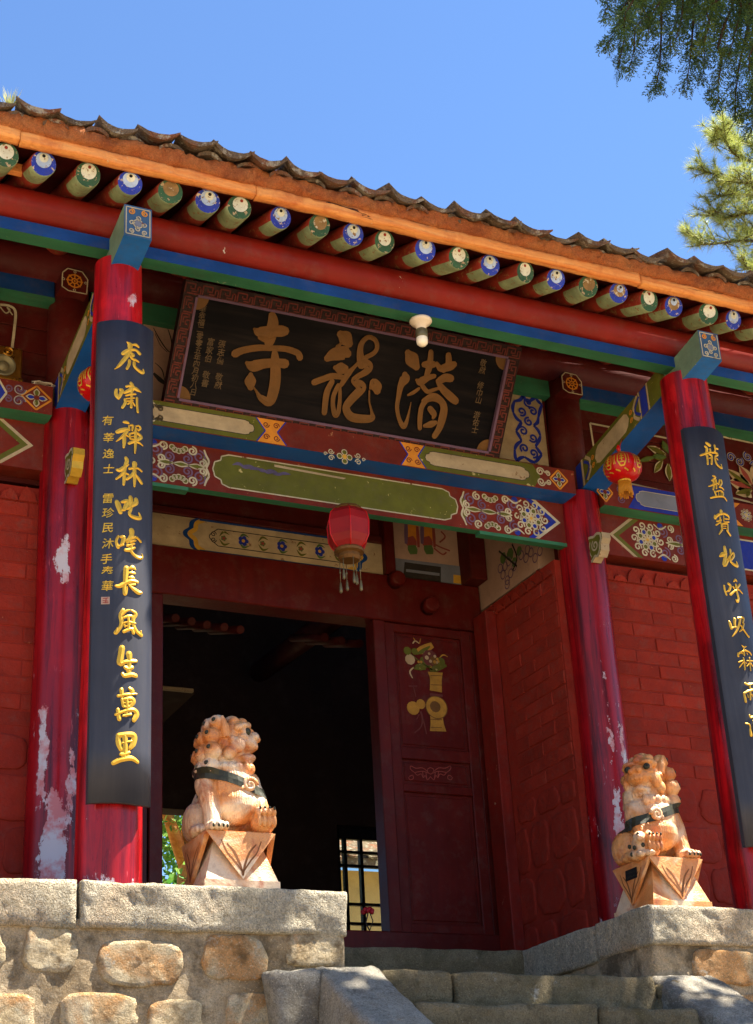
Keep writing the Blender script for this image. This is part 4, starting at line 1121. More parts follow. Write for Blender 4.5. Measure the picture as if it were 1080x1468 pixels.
brick_wall('recess_wall', lambda u, d: (WX + d, 1.20 + u), -PI / 2, 0.80, 1.06, 2.40, (WX, WX + .18, FYW + .305, DY - .02, PZ - .02, 2.44), 3, 0.0)
mb = MB(); mb.box(WX + .0, WX + .17, FYW + .001, FYW + .304, PZ, 2.44); mb.build('wall_end', M['joint'], hall)
mb = MB(); mb.box(WX + .01, WX + .15, FYW + .2, DY + .3, 2.46, 3.95); sidew = mb.build('recess_upper_wall', M['pink'], hall)
mb = MB(); mb.box(.25 - .15, .25 - .01, FYW + .31, DY + .3, PZ, 3.95); mb.build('recess_side_wall', M['darkred'], hall)
for x0, x1 in ((HX0, BLX + .1), (BRX - .05, HX1)):
    mb = MB(); mb.box(x0, x1, D2 + .10, D2 + .3, 2.47, 3.93); mb.build('upper_wall', M['darkred'], hall)
# grape vine painted on the recess wall
P = Paint((WX + .01, 0, 0), U=(0, -1, 0))
def px3(x_, y_): q_ = atX(x_, y_, WX + .01); return (-q_.y, q_.z)
for (x_, y_) in ((718, 815), (722, 824), (728, 832), (733, 822), (725, 812), (738, 812), (730, 805), (748, 796), (755, 800), (762, 792), (768, 800), (775, 790), (757, 788), (728, 838)):
    a = px3(x_, y_); P.ring(a[0], a[1], .03, .008, 1, .003, 10)
for (x_, y_, w_) in ((722, 800, .07), (732, 795, .08), (745, 790, .06), (738, 806, .06)):
    a = px3(x_, y_); P.disc(a[0], a[1], w_ * .6, 0, .0025, 7)
for pts in ([(716, 790), (728, 800), (742, 812)], [(735, 780), (742, 800), (736, 818)]):
    P.ribbon([(*px3(*q_), .014) for q_ in pts], 2, .0035)
P.build('grape_painting', [M['leafgreen'], M['purple'], M['ink']], sidew)

# ------------------------------------------------------------------ door bay
def dz(px, py, y=DY): return atY(px, py, y).z
def dx(px, py, y=DY): return atY(px, py, y).x
OX0, OX1 = dx(231, 1200), dx(533, 900)          # door opening
SZ = dz(620, 1337, DY - .06)
LZ = dz(400, 874)
mb = MB(); mb.bbox(.26, WX - .06, DY - .06, DY + .12, dz(720, 1363, DY - .06) - .02, SZ, .008); mb.build('door_sill', M['door'], hall)
mb = MB(); mb.bbox(.26, WX - .0, DY - .04, DY + .14, LZ, dz(400, 806) - .004, .008); lint = mb.build('lintel', M['door'], hall)
for (px, py) in ((620, 866), (572, 828)):
    c = atY(px, py, DY - .12)
    mb = MB(); mb.tube([(c.x, DY - .13, c.z), (c.x, DY - .115, c.z), (c.x, DY - .05, c.z)], [.045, .055, .055], 16); mb.build('door_peg', M['door'], lint)
mb = MB(); mb.bbox(OX1, OX1 + .085, DY - .03, DY + .1, SZ, LZ, .006); mb.build('door_jamb', M['door'], hall)
mb = MB(); mb.bbox(OX0 - .085, OX0, DY - .03, DY + .1, SZ, LZ, .006); mb.build('door_jamb', M['door'], hall)
mb = MB(); mb.bbox(WX - .085, WX - .003, DY - .24, DY - .062, PZ, dz(700, 878, DY - .2), .006); mb.build('worn_post', M['jamb'], hall)
mb = MB(); mb.bbox(WX - .12, WX + .005, DY - .16, DY + .02, dz(400, 806), 3.95, .006); mb.build('corner_post', M['darkred'], hall)
tz0, tz1 = dz(400, 806), dz(400, 806) + .235
mb = MB(); mb.box(.26, WX, DY + .03, DY + .1, tz1 + .02, 3.97); mb.build('head_board', M['darkred'], hall)
mb = MB(); mb.bbox(.26, dx(548, 800) - .002, DY - .02, DY + .06, tz1, tz1 + .05, .006); mb.build('transom_rail', M['darkred'], hall)
mb = MB(); xm = dx(548, 790); mb.bbox(xm, xm + .075, DY - .05, DY + .06, tz0, 3.9, .006); mb.build('mullion', M['door'], hall)
mb = MB(); mb.box(.30, xm - .002, DY + .0, DY + .03, tz0 + .002, tz1 - .002); tp_ = mb.build('transom_panel', M['cream'], hall)
P = Paint((0, DY, 0)); W2 = [M['blue'], M['yellow'], M['line'], M['ink'], M['leafgreen'], M['deepblue'], M['dullred'], M['olive']]
zc = (tz0 + tz1) / 2; hh = (tz1 - tz0) / 2 - .008
ua, ub = dx(265, 770), dx(525, 815)
for u, sg in ((ua, 1), (ub, -1)):
    for w_, mi, off in ((.03, 0, 0), (.03, 1, .032)):
        P.ribbon([(u + sg * (.10 + off), zc + hh, w_), (u + sg * (.05 + off), zc + hh * .75, w_), (u + sg * (.04 + off), zc + hh * .35, w_), (u + sg * off, zc, w_), (u + sg * (.04 + off), zc - hh * .35, w_), (u + sg * (.05 + off), zc - hh * .75, w_), (u + sg * (.10 + off), zc - hh, w_)], mi, .002 + .0004 * mi)
P.ribbon([(ua + .1, zc + hh, .014), (ub - .1, zc + hh, .014)], 0, .0028); P.ribbon([(ua + .1, zc - hh, .014), (ub - .1, zc - hh, .014)], 0, .0028)
fa, fb = dx(300, 775), dx(505, 810)
for vv in (zc + hh * .55, zc - hh * .55): P.ribbon([(fa + .06, vv, .006), (fb - .06, vv, .006)], 3, .002)
for u, sg in ((fa, 1), (fb, -1)):
    P.ribbon([(u + sg * .06, zc + hh * .55, .006), (u, zc, .006), (u + sg * .06, zc - hh * .55, .006)], 3, .002); P.spiral(u + sg * .03, zc + .02, .02, .006, 3, .002); P.spiral(u + sg * .03, zc - .02, .02, .006, 3, .002, 1.4, 0, -1)
n = 7
for k in range(n):
    u = fa + .1 + (fb - fa - .2) * k / (n - 1)
    big = k in (1, 3, 5)
    for j in range(5): P.disc(u + (.022 if big else .012) * math.cos(j * 1.257), zc + (.022 if big else .012) * math.sin(j * 1.257), .016 if big else .009, 5 if k % 2 else 4, .0025, 8)
    P.disc(u, zc, .012, 1 if big else 6, .0032, 8)
    for s_ in (-1, 1): P.ribbon([(u - .03, zc + s_ * .01, .003), (u, zc + s_ * .045, .016), (u + .04, zc + s_ * .03, .003)], 4 if k % 2 else 7, .0022)
P.build('flower_painting', W2, tp_)
# right transom: guardian robe hem above a blue-grey plinth
mb = MB(); x0, x1 = xm + .078, WX - .122; mb.box(x0, x1, DY + .0, DY + .03, tz0 + .002, 3.6); rt = mb.build('transom_panel', M['pink'], hall)
P = Paint((0, DY, 0))
def R_(pts, mi, l=.002): P.poly([pp(*q_, DY) for q_ in pts], mi, l)
R_([(566, 800), (668, 813), (668, 840), (566, 830)], 0); R_([(580, 806), (632, 813), (632, 835), (578, 828)], 1, .003); R_([(582, 816), (630, 822), (630, 826), (582, 820)], 0, .004); R_([(650, 824), (667, 826), (667, 838), (650, 836)], 2, .003)
for cx in (590, 613):
    for (a, b, w_, mi) in (((cx, 745), (cx + 2, 775), .10, 3), ((cx - 4, 770), (cx + 2, 784), .09, 4), ((cx, 782), (cx + 3, 795), .075, 5), ((cx - 8, 750), (cx - 8, 780), .03, 6), ((cx + 8, 755), (cx + 10, 785), .025, 4)):
        a, b = pp(*a, DY), pp(*b, DY); P.ribbon([(a[0], a[1], w_ * .8), ((a[0] + b[0]) / 2, (a[1] + b[1]) / 2, w_), (b[0], b[1], w_ * .7)], mi, .003 + .0003 * mi)
for pts in ([(622, 780), (632, 785), (645, 790)], [(622, 786), (634, 795), (640, 792)], [(632, 762), (638, 770), (630, 778)]):
    P.ribbon([(*pp(*q_, DY), .012) for q_ in pts], 4, .004)
P.build('robe_painting', [M['grey'], M['ink'], M['yellow'], M['orange'], M['dullred'], M['leafgreen'], M['purple']], rt)
# fixed door leaves with sunk panels
def leaf_door(x0, x1, painted):
    z0, z1 = SZ + .002, LZ - .002; st = .075
    pz = [z0 + .02, dz(620, 1138), dz(618, 1128), dz(618, 1090), dz(615, 1078), z1 - .04]
    mb = MB()
    mb.bbox(x0, x0 + st, DY - .012, DY + .05, z0, z1, .005); mb.bbox(x1 - st, x1, DY - .012, DY + .05, z0, z1, .005)
    for a, b in ((z0, z0 + .06), (pz[1], pz[2] + .01), (pz[3] - .005, pz[4] + .02), (z1 - .06, z1)): mb.bbox(x0 + st - .004, x1 - st + .004, DY - .010, DY + .05, a, b, .005)
    L = mb.build('door_leaf', M['door'], hall)
    for a, b in ((z0 + .06, pz[1]), (pz[2] + .01, pz[3] - .005), (pz[4] + .02, z1 - .06)):
        mb = MB(); mb.box(x0 + st - .002, x1 - st + .002, DY + .012, DY + .04, a, b); mb.bbox(x0 + st + .02, x1 - st - .02, DY + .006, DY + .02, a + .02, b - .02, .005); pn = mb.build('door_panel', M['door'], L)
    return L
mb = MB(); mb.bbox(WX - .086, WX + .02, DY - .008, DY + .05, SZ, LZ, .004); mb.build('door_stile', M['door'], hall)
LF = leaf_door(OX1 + .087, WX - .088, True)
leaf_door(.30, OX0 - .087, False)
PY_ = DY + .004
P = Paint((0, PY_, 0), lift=.003)
zs = 180 / 944.
def vz(x_, y_): return pp(540 + x_ * zs, 860 + y_ * zs, PY_)
ms = zs * .0052          # metres per zoomed pixel there
def vr(pts, mi, l=.003): P.ribbon([(*vz(x_, y_), w_ * ms) for x_, y_, w_ in pts], mi, l)
vr([(440, 545, 115), (445, 600, 90), (445, 690, 92)], 0); vr([(400, 712, 18), (495, 722, 18)], 5, .004)
P.disc(*vz(450, 810), 80 * ms, 0, .0035, 18, 78 * ms); P.ring(*vz(450, 810), 80 * ms, 6 * ms, 6, .004, 18, 78 * ms); P.disc(*vz(440, 805), 40 * ms, 6, .004, 12)
vr([(450, 875, 95), (455, 930, 100), (462, 990, 125)], 1)
P.disc(*vz(275, 815), 47 * ms, 2, .003); P.disc(*vz(332, 785), 34 * ms, 0, .0035)
vr([(400, 530, 20), (450, 515, 45), (525, 495, 15)], 3); vr([(280, 515, 20), (330, 505, 50), (370, 520, 15)], 3); vr([(280, 400, 20), (350, 375, 60), (420, 340, 40)], 0, .0035); vr([(300, 410, 10), (350, 385, 30), (400, 350, 10)], 3, .0045)
for (x_, y_, r_, mi) in ((250, 450, 38, 4), (230, 385, 30, 7), (400, 440, 60, 5), (430, 460, 35, 6), (360, 470, 40, 3), (480, 470, 35, 3), (285, 390, 25, 3), (380, 410, 28, 4)): P.disc(*vz(x_, y_), r_ * ms, mi, .004 + .0002 * mi, 9)
for pts in ([(270, 590, 8), (250, 540, 12), (290, 500, 8)], [(470, 440, 6), (500, 415, 10), (535, 430, 5)], [(270, 330, 8), (290, 310, 10), (320, 330, 6)], [(275, 285, 4), (290, 310, 8)], [(330, 290, 4), (322, 330, 8)]): vr(pts, 4 if pts[0][2] > 6 else 0)
for pts in ([(240, 650, 10), (305, 650, 10)], [(275, 650, 8), (295, 730, 8)], [(330, 840, 14), (345, 900, 14), (330, 960, 8), (285, 1000, 10)], [(350, 900, 10), (375, 1010, 8)], [(320, 860, 8), (300, 900, 6)]): vr(pts, 8)
for pts in ([(445, 545, 14), (430, 500, 10), (400, 440, 6)], [(450, 540, 12), (470, 490, 10), (500, 455, 5)], [(430, 540, 12), (380, 500, 10), (300, 450, 5)], [(440, 540, 10), (400, 470, 8), (360, 380, 5)], [(420, 530, 10), (330, 470, 8), (240, 395, 4)]): vr(pts, 3, .0048)
for k in range(14): a_ = rnd.uniform(0, 6.28); P.disc(*vz(400 + 110 * math.cos(a_) * rnd.random(), 450 + 60 * math.sin(a_) * rnd.random()), rnd.uniform(8, 16) * ms, rnd.choice((0, 3, 4, 4)), .0055 + .0001 * k, 7)
for dy in (570, 640, 900, 960): vr([(405, dy, 5), (490, dy + 3, 5)], 6, .0045)
P.build('vase_painting', [M['oldyellow'], M['oldyellow'], M['oldyellow'], M['olive'], M['dimcream'], M['dullred2'], M['bronze'], M['olive'], M['dullred2']], LF)
P = Paint((0, PY_, 0), lift=.003)
for s_ in (-1, 1):
    def bz(x_, y_): return vz(405 + s_ * x_, y_)
    for pts in ([(15, 1300), (60, 1265), (110, 1268), (148, 1250), (150, 1275), (120, 1300)], [(15, 1305), (60, 1290), (120, 1300)], [(120, 1300), (100, 1320), (70, 1310), (55, 1340), (40, 1320), (25, 1355), (0, 1330)], [(60, 1290), (55, 1335)], [(35, 1300), (28, 1345)], [(0, 1262), (22, 1275), (18, 1300), (0, 1312)], [(160, 1330), (135, 1320), (130, 1345), (155, 1355), (165, 1335)]):
        P.ribbon([(*bz(x_, y_), 5 * ms) for x_, y_ in pts], 0, sub=3)
P.build('bat_painting', [M['dullred']], LF)

# ------------------------------------------------------------------ inside: walls, floor, rafters, rear door and window
BY = 6.0
def boxpart(name, m, *a): mb = MB(); mb.box(*a); return mb.build(name, m, hall)
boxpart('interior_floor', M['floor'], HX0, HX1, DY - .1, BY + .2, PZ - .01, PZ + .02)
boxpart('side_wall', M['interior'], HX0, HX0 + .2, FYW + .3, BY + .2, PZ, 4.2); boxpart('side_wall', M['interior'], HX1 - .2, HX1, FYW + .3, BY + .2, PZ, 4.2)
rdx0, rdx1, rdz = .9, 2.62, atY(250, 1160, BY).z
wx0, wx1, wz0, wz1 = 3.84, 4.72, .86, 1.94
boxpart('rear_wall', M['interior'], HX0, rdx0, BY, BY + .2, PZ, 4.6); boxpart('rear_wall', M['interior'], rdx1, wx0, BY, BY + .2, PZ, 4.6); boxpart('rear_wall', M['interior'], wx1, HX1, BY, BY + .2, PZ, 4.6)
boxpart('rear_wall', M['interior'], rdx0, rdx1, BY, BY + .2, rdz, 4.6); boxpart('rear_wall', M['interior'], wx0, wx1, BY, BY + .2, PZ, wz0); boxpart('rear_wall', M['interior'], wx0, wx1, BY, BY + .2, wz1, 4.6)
mb = MB()
def fr(x0, x1, z0, z1): mb.box(x0, x1, BY + .02, BY + .07, z0, z1)
fr(wx0, wx0 + .03, wz0, wz1); fr(wx1 - .03, wx1, wz0, wz1); fr(wx0, wx1, wz1 - .12, wz1); fr(wx0, wx1, wz0, wz0 + .04)
a = atY(497, 1225, BY); b = atY(520, 1225, BY); c = atY(500, 1323, BY); d = atY(500, 1240, BY); e = atY(500, 1295, BY)
for xx in (a.x, b.x, b.x + .28): fr(xx - .014, xx + .014, wz0, wz1 - .12)
for zz in (a.z + .03, d.z, e.z, c.z): mb.box(wx0, wx1, BY + .025, BY + .065, zz - .012, zz + .012)
win = mb.build('rear_window', M['black'], hall)
xs = [wx0 + .03, a.x, b.x, b.x + .28, wx1 - .03]; zs_ = [wz0 + .04, c.z, e.z, d.z, wz1 - .12]
for i in range(4):
    for j in range(4):
        mb = MB(); mb.box(xs[i] + .002, xs[i + 1] - .002, BY + .042, BY + .046, zs_[j], zs_[j + 1]); mb.build('pane', M['glass'], win)
for k in range(12):
    x_ = HX0 + .5 + k * .9
    mb = MB(); mb.tube([(x_, 1.5, 4.05), (x_, 3.75, 5.35)], .05, 8); mb.build('inner_rafter', M['rafter_red'], hall)
mb = MB(); p = atY(480, 905, 3.6); q_ = atY(430, 930, 4.6); mb.tube([(p.x, 3.4, p.z + .1), (q_.x, 5.5, q_.z + .1)], .09, 12); mb.build('inner_beam', M['darkred'], hall)
for px_, py_ in ((252, 880), (275, 885), (297, 890), (322, 893), (345, 897), (466, 908), (490, 913), (516, 917)):
    p = atY(px_, py_, 2.95); mb = MB(); mb.tube([(p.x, 2.95, p.z - .03), (p.x - .02, 3.5, p.z + .16)], .03, 8); mb.build('inner_rafter_end', M['darkred'], hall)
p = atY(262, 991, 4.4); mb = MB(); mb.bbox(p.x - .5, p.x + .09, 4.4, 4.43, p.z, p.z + .03, .004); mb.build('shelf_edge', M['cream'], hall)
boxpart('shelf_board', M['interior'], p.x - .6, p.x + .11, 4.44, 5.98, p.z + .002, p.z + .026)
# ------------------------------------------------------------------ brush lettering: strokes traced as (x, y, width) in an enlarged view; view = (left, top, scale)
def S(txt): return [[tuple(float(q) for q in p.split(',')) for p in st.split()] for st in txt.strip().split(';') if st.strip()]
VA = (145, 480, .08178); VB = (145, 595, .08178); VC = (145, 705, .08178); VD = (145, 810, .08178); VE = (145, 910, .1362)
VF = (990, 620, .08172); VG = (1010, 720, .08178); VH = (1020, 820, .0749); VI_ = (1040, 910, .1023)
LEFT = [
 (VA, S("440,150,20 490,200,80 490,280,60; 540,195,30 600,195,50 645,225,40; 370,350,60 430,310,60 520,285,50 600,290,45 665,340,60; 500,290,50 450,380,60 370,480,60 300,560,45 235,608,15; 520,350,40 545,380,60 500,400,40; 500,405,40 540,450,45 600,465,40 645,490,30; 480,480,50 475,540,45 435,620,40; 565,510,50 570,570,50 620,625,50 700,665,60 745,655,40 735,610,20")),
 (VA, S("260,970,40 250,1020,50 265,1080,55 295,1130,40; 330,980,50 350,1000,60 330,1060,50 310,1110,40; 510,870,50 530,920,70 520,980,80; 430,930,40 480,920,40 540,920,50; 390,1040,40 480,1000,60 560,960,60 620,980,60 690,1015,20; 520,960,50 520,1080,40 515,1200,40 510,1295,40; 420,1090,30 500,1070,35 590,1060,30; 425,1145,25 570,1130,25; 440,1190,25 540,1180,25; 450,1240,30 490,1210,25; 540,1210,20 575,1265,30; 400,1160,40 405,1220,45 355,1300,40; 615,1130,40 615,1220,35 630,1370,40")),
 (VB, S("385,145,40 430,150,50 465,165,35; 275,310,60 340,290,70 440,275,60 465,280,40; 440,300,50 380,380,50 260,475,20; 385,370,50 390,480,55 380,590,30; 420,375,30 465,405,25; 470,215,25 480,290,30; 480,210,25 540,205,40 530,290,30; 600,215,25 650,205,30 685,240,35 640,285,30; 600,250,25 620,270,25; 480,360,35 495,440,30; 490,355,30 580,330,40 660,360,50 690,400,60 620,460,40; 500,405,20 600,395,20; 510,450,25 620,450,25; 470,525,45 560,490,45 650,500,40 725,545,20; 590,240,25 590,350,50 585,550,45 575,690,25")),
 (VB, S("420,775,50 435,830,60 400,950,50 390,1100,50 380,1240,35; 270,975,40 320,985,60 400,930,50 465,890,20; 390,1020,50 330,1080,40 255,1135,30; 410,1040,25 460,1065,35; 575,870,80 570,950,60 575,1100,55 570,1270,30; 480,965,40 560,950,35 640,950,35 705,990,35; 560,1030,50 500,1100,45 430,1150,40; 590,1060,25 640,1120,50 705,1200,50")),
 (VC, S("265,190,60 290,260,75 325,380,60; 350,200,40 430,190,70 440,215,70 390,330,55; 350,340,40 390,340,40; 500,120,60 510,200,70 500,330,50 480,400,45 520,450,55 620,475,60 685,460,50 655,380,20; 440,320,40 520,270,50 600,210,70 600,150,60")),
 (VC, S("290,795,30 255,880,40 285,990,50; 330,810,40 380,820,60 370,890,60 340,940,40; 290,970,35 370,950,35; 520,700,80 520,780,70 470,870,60 440,910,40; 430,880,40 520,830,50 610,815,40 690,880,40; 590,870,30 500,900,40; 570,930,30 440,970,40; 410,1045,50 480,1040,60 580,1000,30; 520,970,40 510,1060,45 570,1130,45 660,1170,50 715,1150,40 715,1095,15")),
 (VD, S("480,85,30 540,60,60 590,95,25; 485,160,30 540,155,50 580,165,30; 475,240,30 530,235,45 565,250,30; 425,80,80 415,200,75 405,320,60 390,430,50 400,520,60; 400,525,60 430,450,40 445,400,15; 240,380,30 310,390,60 420,330,60 530,295,55 630,315,40; 500,370,25 580,360,35; 470,370,25 540,430,50 640,490,70 705,490,35")),
 (VD, S("370,810,50 330,900,60 345,1020,60 320,1110,50 245,1200,60; 245,1200,50 270,1120,15; 350,900,30 420,830,35 480,810,25; 510,810,25 600,870,50 550,960,55 560,1080,50 620,1180,50 700,1230,60; 690,1235,50 700,1160,20; 380,945,30 450,920,40 515,915,40; 390,1060,35 400,1100,30; 380,1040,25 470,1020,30 590,1040,25; 400,1105,25 500,1060,25; 460,930,35 465,1040,40 465,1140,40; 380,1190,50 470,1150,45 540,1140,40; 530,1150,40 550,1210,50")),
 (VE, S("210,150,50 200,220,50 190,310,50 240,300,30; 285,215,55 290,290,40 280,390,45; 230,300,30 300,290,35 365,285,25; 240,355,30 280,370,45 320,355,30; 215,425,30 240,445,35 310,430,40 360,440,35")),
 (VE, S("205,590,35 210,660,30; 290,575,25 320,600,40 300,640,30; 170,655,25 260,640,25 370,630,15; 210,690,25 225,760,30; 230,690,25 300,680,35 330,710,45 290,770,35; 230,730,15 310,720,15; 230,770,20 290,765,20; 260,690,25 265,780,30 250,860,30; 165,800,30 180,900,35; 145,850,25 240,815,25 330,800,35 370,840,45 335,910,35; 220,865,20 300,850,25")),
 (VE, S("170,1070,35 175,1150,45 200,1220,35; 175,1070,40 260,1060,40 340,1070,50 330,1150,50 295,1205,30; 215,1150,20 310,1130,20; 240,1080,45 245,1200,40 235,1300,45; 195,1270,25 240,1270,50 285,1250,25; 120,1360,35 200,1325,40 310,1310,40 380,1345,30")),
]
RIGHT = [
 (VF, S("260,200,50 310,240,70; 240,260,40 270,300,50 255,400,40; 320,310,40 330,360,35; 175,405,35 250,385,40 330,365,40; 270,420,45 280,490,35 285,570,35; 310,400,45 345,430,50 350,500,40 345,570,40; 300,470,20 330,465,20; 400,250,50 410,330,35 395,350,30; 410,300,30 460,300,40; 350,375,40 440,380,40 450,410,50 410,440,35 410,510,40 440,580,45 500,625,50 540,630,40 520,570,15; 430,470,20 455,500,20")),
 (VF, S("370,780,25 415,800,35 360,860,35; 380,850,40 390,930,40 380,1020,30; 310,955,25 390,930,35 460,910,25; 420,850,40 430,940,35 430,1000,30; 490,850,35 470,930,30; 520,850,35 530,900,40 490,970,30; 480,980,25 530,990,30 565,1020,25; 400,1050,35 425,1130,30; 420,1060,25 500,1040,30 550,1080,40 545,1130,35; 465,1070,18 470,1130,18; 510,1060,18 510,1130,18; 340,1160,35 450,1145,35 560,1150,35 620,1215,20")),
 (VG, S("270,170,60 270,220,60; 170,250,40 175,290,55; 180,270,50 250,225,45 330,220,45 400,250,50 420,280,35; 200,350,30 270,330,30; 190,410,30 250,370,30; 250,280,30 255,380,35; 310,260,25 315,350,25; 330,310,25 415,310,25; 330,370,30 410,360,30; 275,400,40 280,500,35; 280,400,30 360,395,40 385,420,35 385,520,40; 300,440,18 350,440,18; 300,480,18 350,480,18; 280,500,40 235,580,20; 370,520,45 430,600,40")),
 (VG, S("330,800,50 345,900,65 345,1000,60; 260,955,40 310,930,90 360,920,40; 340,1000,60 330,1120,70 390,1040,40; 430,850,45 440,950,35; 380,1020,30 430,950,35 490,900,35 500,950,45 450,1030,30; 430,960,30 430,1050,40 500,1110,60 570,1120,60 550,1050,15")),
 (VH, S("400,200,25 440,165,50 465,195,30; 230,270,35 245,360,35 275,450,35; 300,240,50 340,290,50 310,380,45; 270,390,25 330,370,25; 385,300,30 405,330,40; 530,250,40 480,310,45; 340,450,50 420,380,40 500,355,40 585,425,20; 440,260,45 460,400,45 490,520,50 470,590,50 440,550,20")),
 (VH, S("330,960,35 350,1020,55 370,1090,50; 420,920,60 420,1000,50 430,1070,40; 370,1080,30 440,1065,30; 480,900,35 560,890,35 600,900,45 580,990,35; 520,900,60 510,1000,45 460,1140,40 385,1245,20; 600,1000,35 570,1100,40 510,1160,25; 530,1040,30 620,1160,40 700,1250,40 715,1230,20")),
 (VI_, S("215,165,20 240,185,25 275,175,15; 240,190,25 245,300,25; 160,270,20 165,310,30; 165,280,25 240,235,25 320,250,25 355,290,20; 200,270,12 220,280,12; 280,270,12 295,290,12; 170,395,20 240,370,20; 230,340,20 245,420,22 250,500,20; 230,400,18 180,470,15; 260,400,10 275,420,15; 280,380,18 370,375,18; 320,340,22 325,430,22 335,515,18; 310,420,15 275,460,12; 340,420,18 385,465,20")),
 (VI_, S("255,690,25 300,710,30 370,695,20; 320,700,30 330,800,30 330,920,25; 245,830,30 260,900,35 270,950,30; 245,830,25 330,790,30 400,800,30 420,900,35; 290,850,12 300,890,14; 350,850,14 370,890,14")),
 (VI_, S("320,1140,20 340,1170,30 370,1150,15; 275,1250,20 320,1270,20 335,1330,15; 330,1330,20 345,1420,40; 370,1220,20 400,1225,30 415,1290,25; 375,1240,20 385,1430,30; 430,1220,20 500,1230,30 510,1430,35 480,1440,20; 440,1220,20 445,1290,20; 410,1320,15 470,1310,15; 415,1370,15 465,1365,15; 440,1310,20 440,1400,20; 405,1410,18 480,1400,18")),
]
J1 = (320, 440, 1 / 9.); J2 = (440, 460, 1 / 9.); J3 = (560, 490, 1 / 9.)
NAME = [
 (J1, S("630,110,100 640,200,140 620,330,150 590,450,130 575,540,50; 400,285,40 460,320,120 600,310,130 740,310,140 790,310,120; 470,390,60 560,420,80 650,400,60; 150,600,100 260,555,85 450,525,80 600,530,70 800,540,75 950,590,80 985,650,85; 300,720,50 380,760,140 520,730,120 680,720,110 790,730,120; 660,590,80 665,700,120 670,900,140 645,1080,140 590,1220,120 480,1170,80; 460,1150,60 420,1080,30 390,1040,25; 350,870,60 345,950,150 350,1030,90")),
 (J2, S("430,170,100 490,220,190 540,290,110; 440,290,30 390,330,50; 260,480,90 350,430,160 480,410,170 520,420,110; 360,600,60 420,610,150 480,620,120; 90,790,80 200,750,80 330,710,80 480,730,60; 440,820,60 520,690,80 600,600,50 680,520,50; 320,780,70 250,930,80 220,1180,75; 400,830,60 340,960,60 330,1090,60 360,1210,70 400,1170,60 420,1000,50 420,850,40; 700,560,120 680,420,90 700,290,70 780,210,60 870,240,60 900,330,60 860,410,60 750,470,60; 700,520,120 790,580,120 760,650,90 640,720,70 600,770,80 680,830,130 690,880,120 560,1020,110 500,1120,100 560,1230,110 700,1260,110 830,1250,90 830,1180,40 800,1040,25 800,900,25; 810,870,30 850,790,100 890,850,150 900,900,100")),
 (J3, S("220,140,90 270,220,190 330,320,100; 180,420,80 180,470,140 130,560,90 100,700,65 80,850,55 110,1000,55 165,1090,70 205,1020,50 240,880,25 260,780,15; 515,130,70 510,220,80 490,340,90 460,430,70; 430,290,80 500,290,110 560,290,80; 330,490,40 380,510,110 480,460,80 560,440,60; 400,560,60 470,640,60 540,620,50 640,590,40; 220,685,30 290,650,50 360,600,40; 740,170,80 740,280,90 680,360,80; 590,270,40 640,340,90 760,310,120 810,290,90; 620,500,90 700,460,110 770,470,100; 600,500,60 660,600,90 760,700,110 830,760,100; 440,760,80 390,850,70 370,1000,70 370,1110,60; 420,760,70 540,710,110 640,760,90 680,850,100 660,980,110 620,1110,90 560,1210,80; 500,860,80 550,930,80 540,980,40; 430,1080,50 510,1060,90 570,1040,60")),
]
_gl = {}
def glyph(ch):
    if ch not in _gl:
        c = bpy.data.curves.new('glyph', 'FONT'); c.body = ch; c.resolution_u = 2
        try: c.offset = 0.012
        except Exception: pass
        o = bpy.data.objects.new('glyph', c); COL.objects.link(o)
        dg = bpy.context.evaluated_depsgraph_get(); dg.update()
        m = bpy.data.meshes.new_from_object(o.evaluated_get(dg))
        _gl[ch] = ([(v.co.x - 0.5, v.co.y - 0.38) for v in m.vertices], [list(p.vertices) for p in m.polygons])
        bpy.data.objects.remove(o); bpy.data.curves.remove(c); bpy.data.meshes.remove(m)
    return _gl[ch]
def put_glyph(P, ch, u, v, size, lift, mi=0, slant=0.0):
    vs, fs = glyph(ch)
    if vs: P.add([P.p(u + (a + slant * b) * size, v + b * size * 1.05, lift) for a, b in vs], fs, mi)

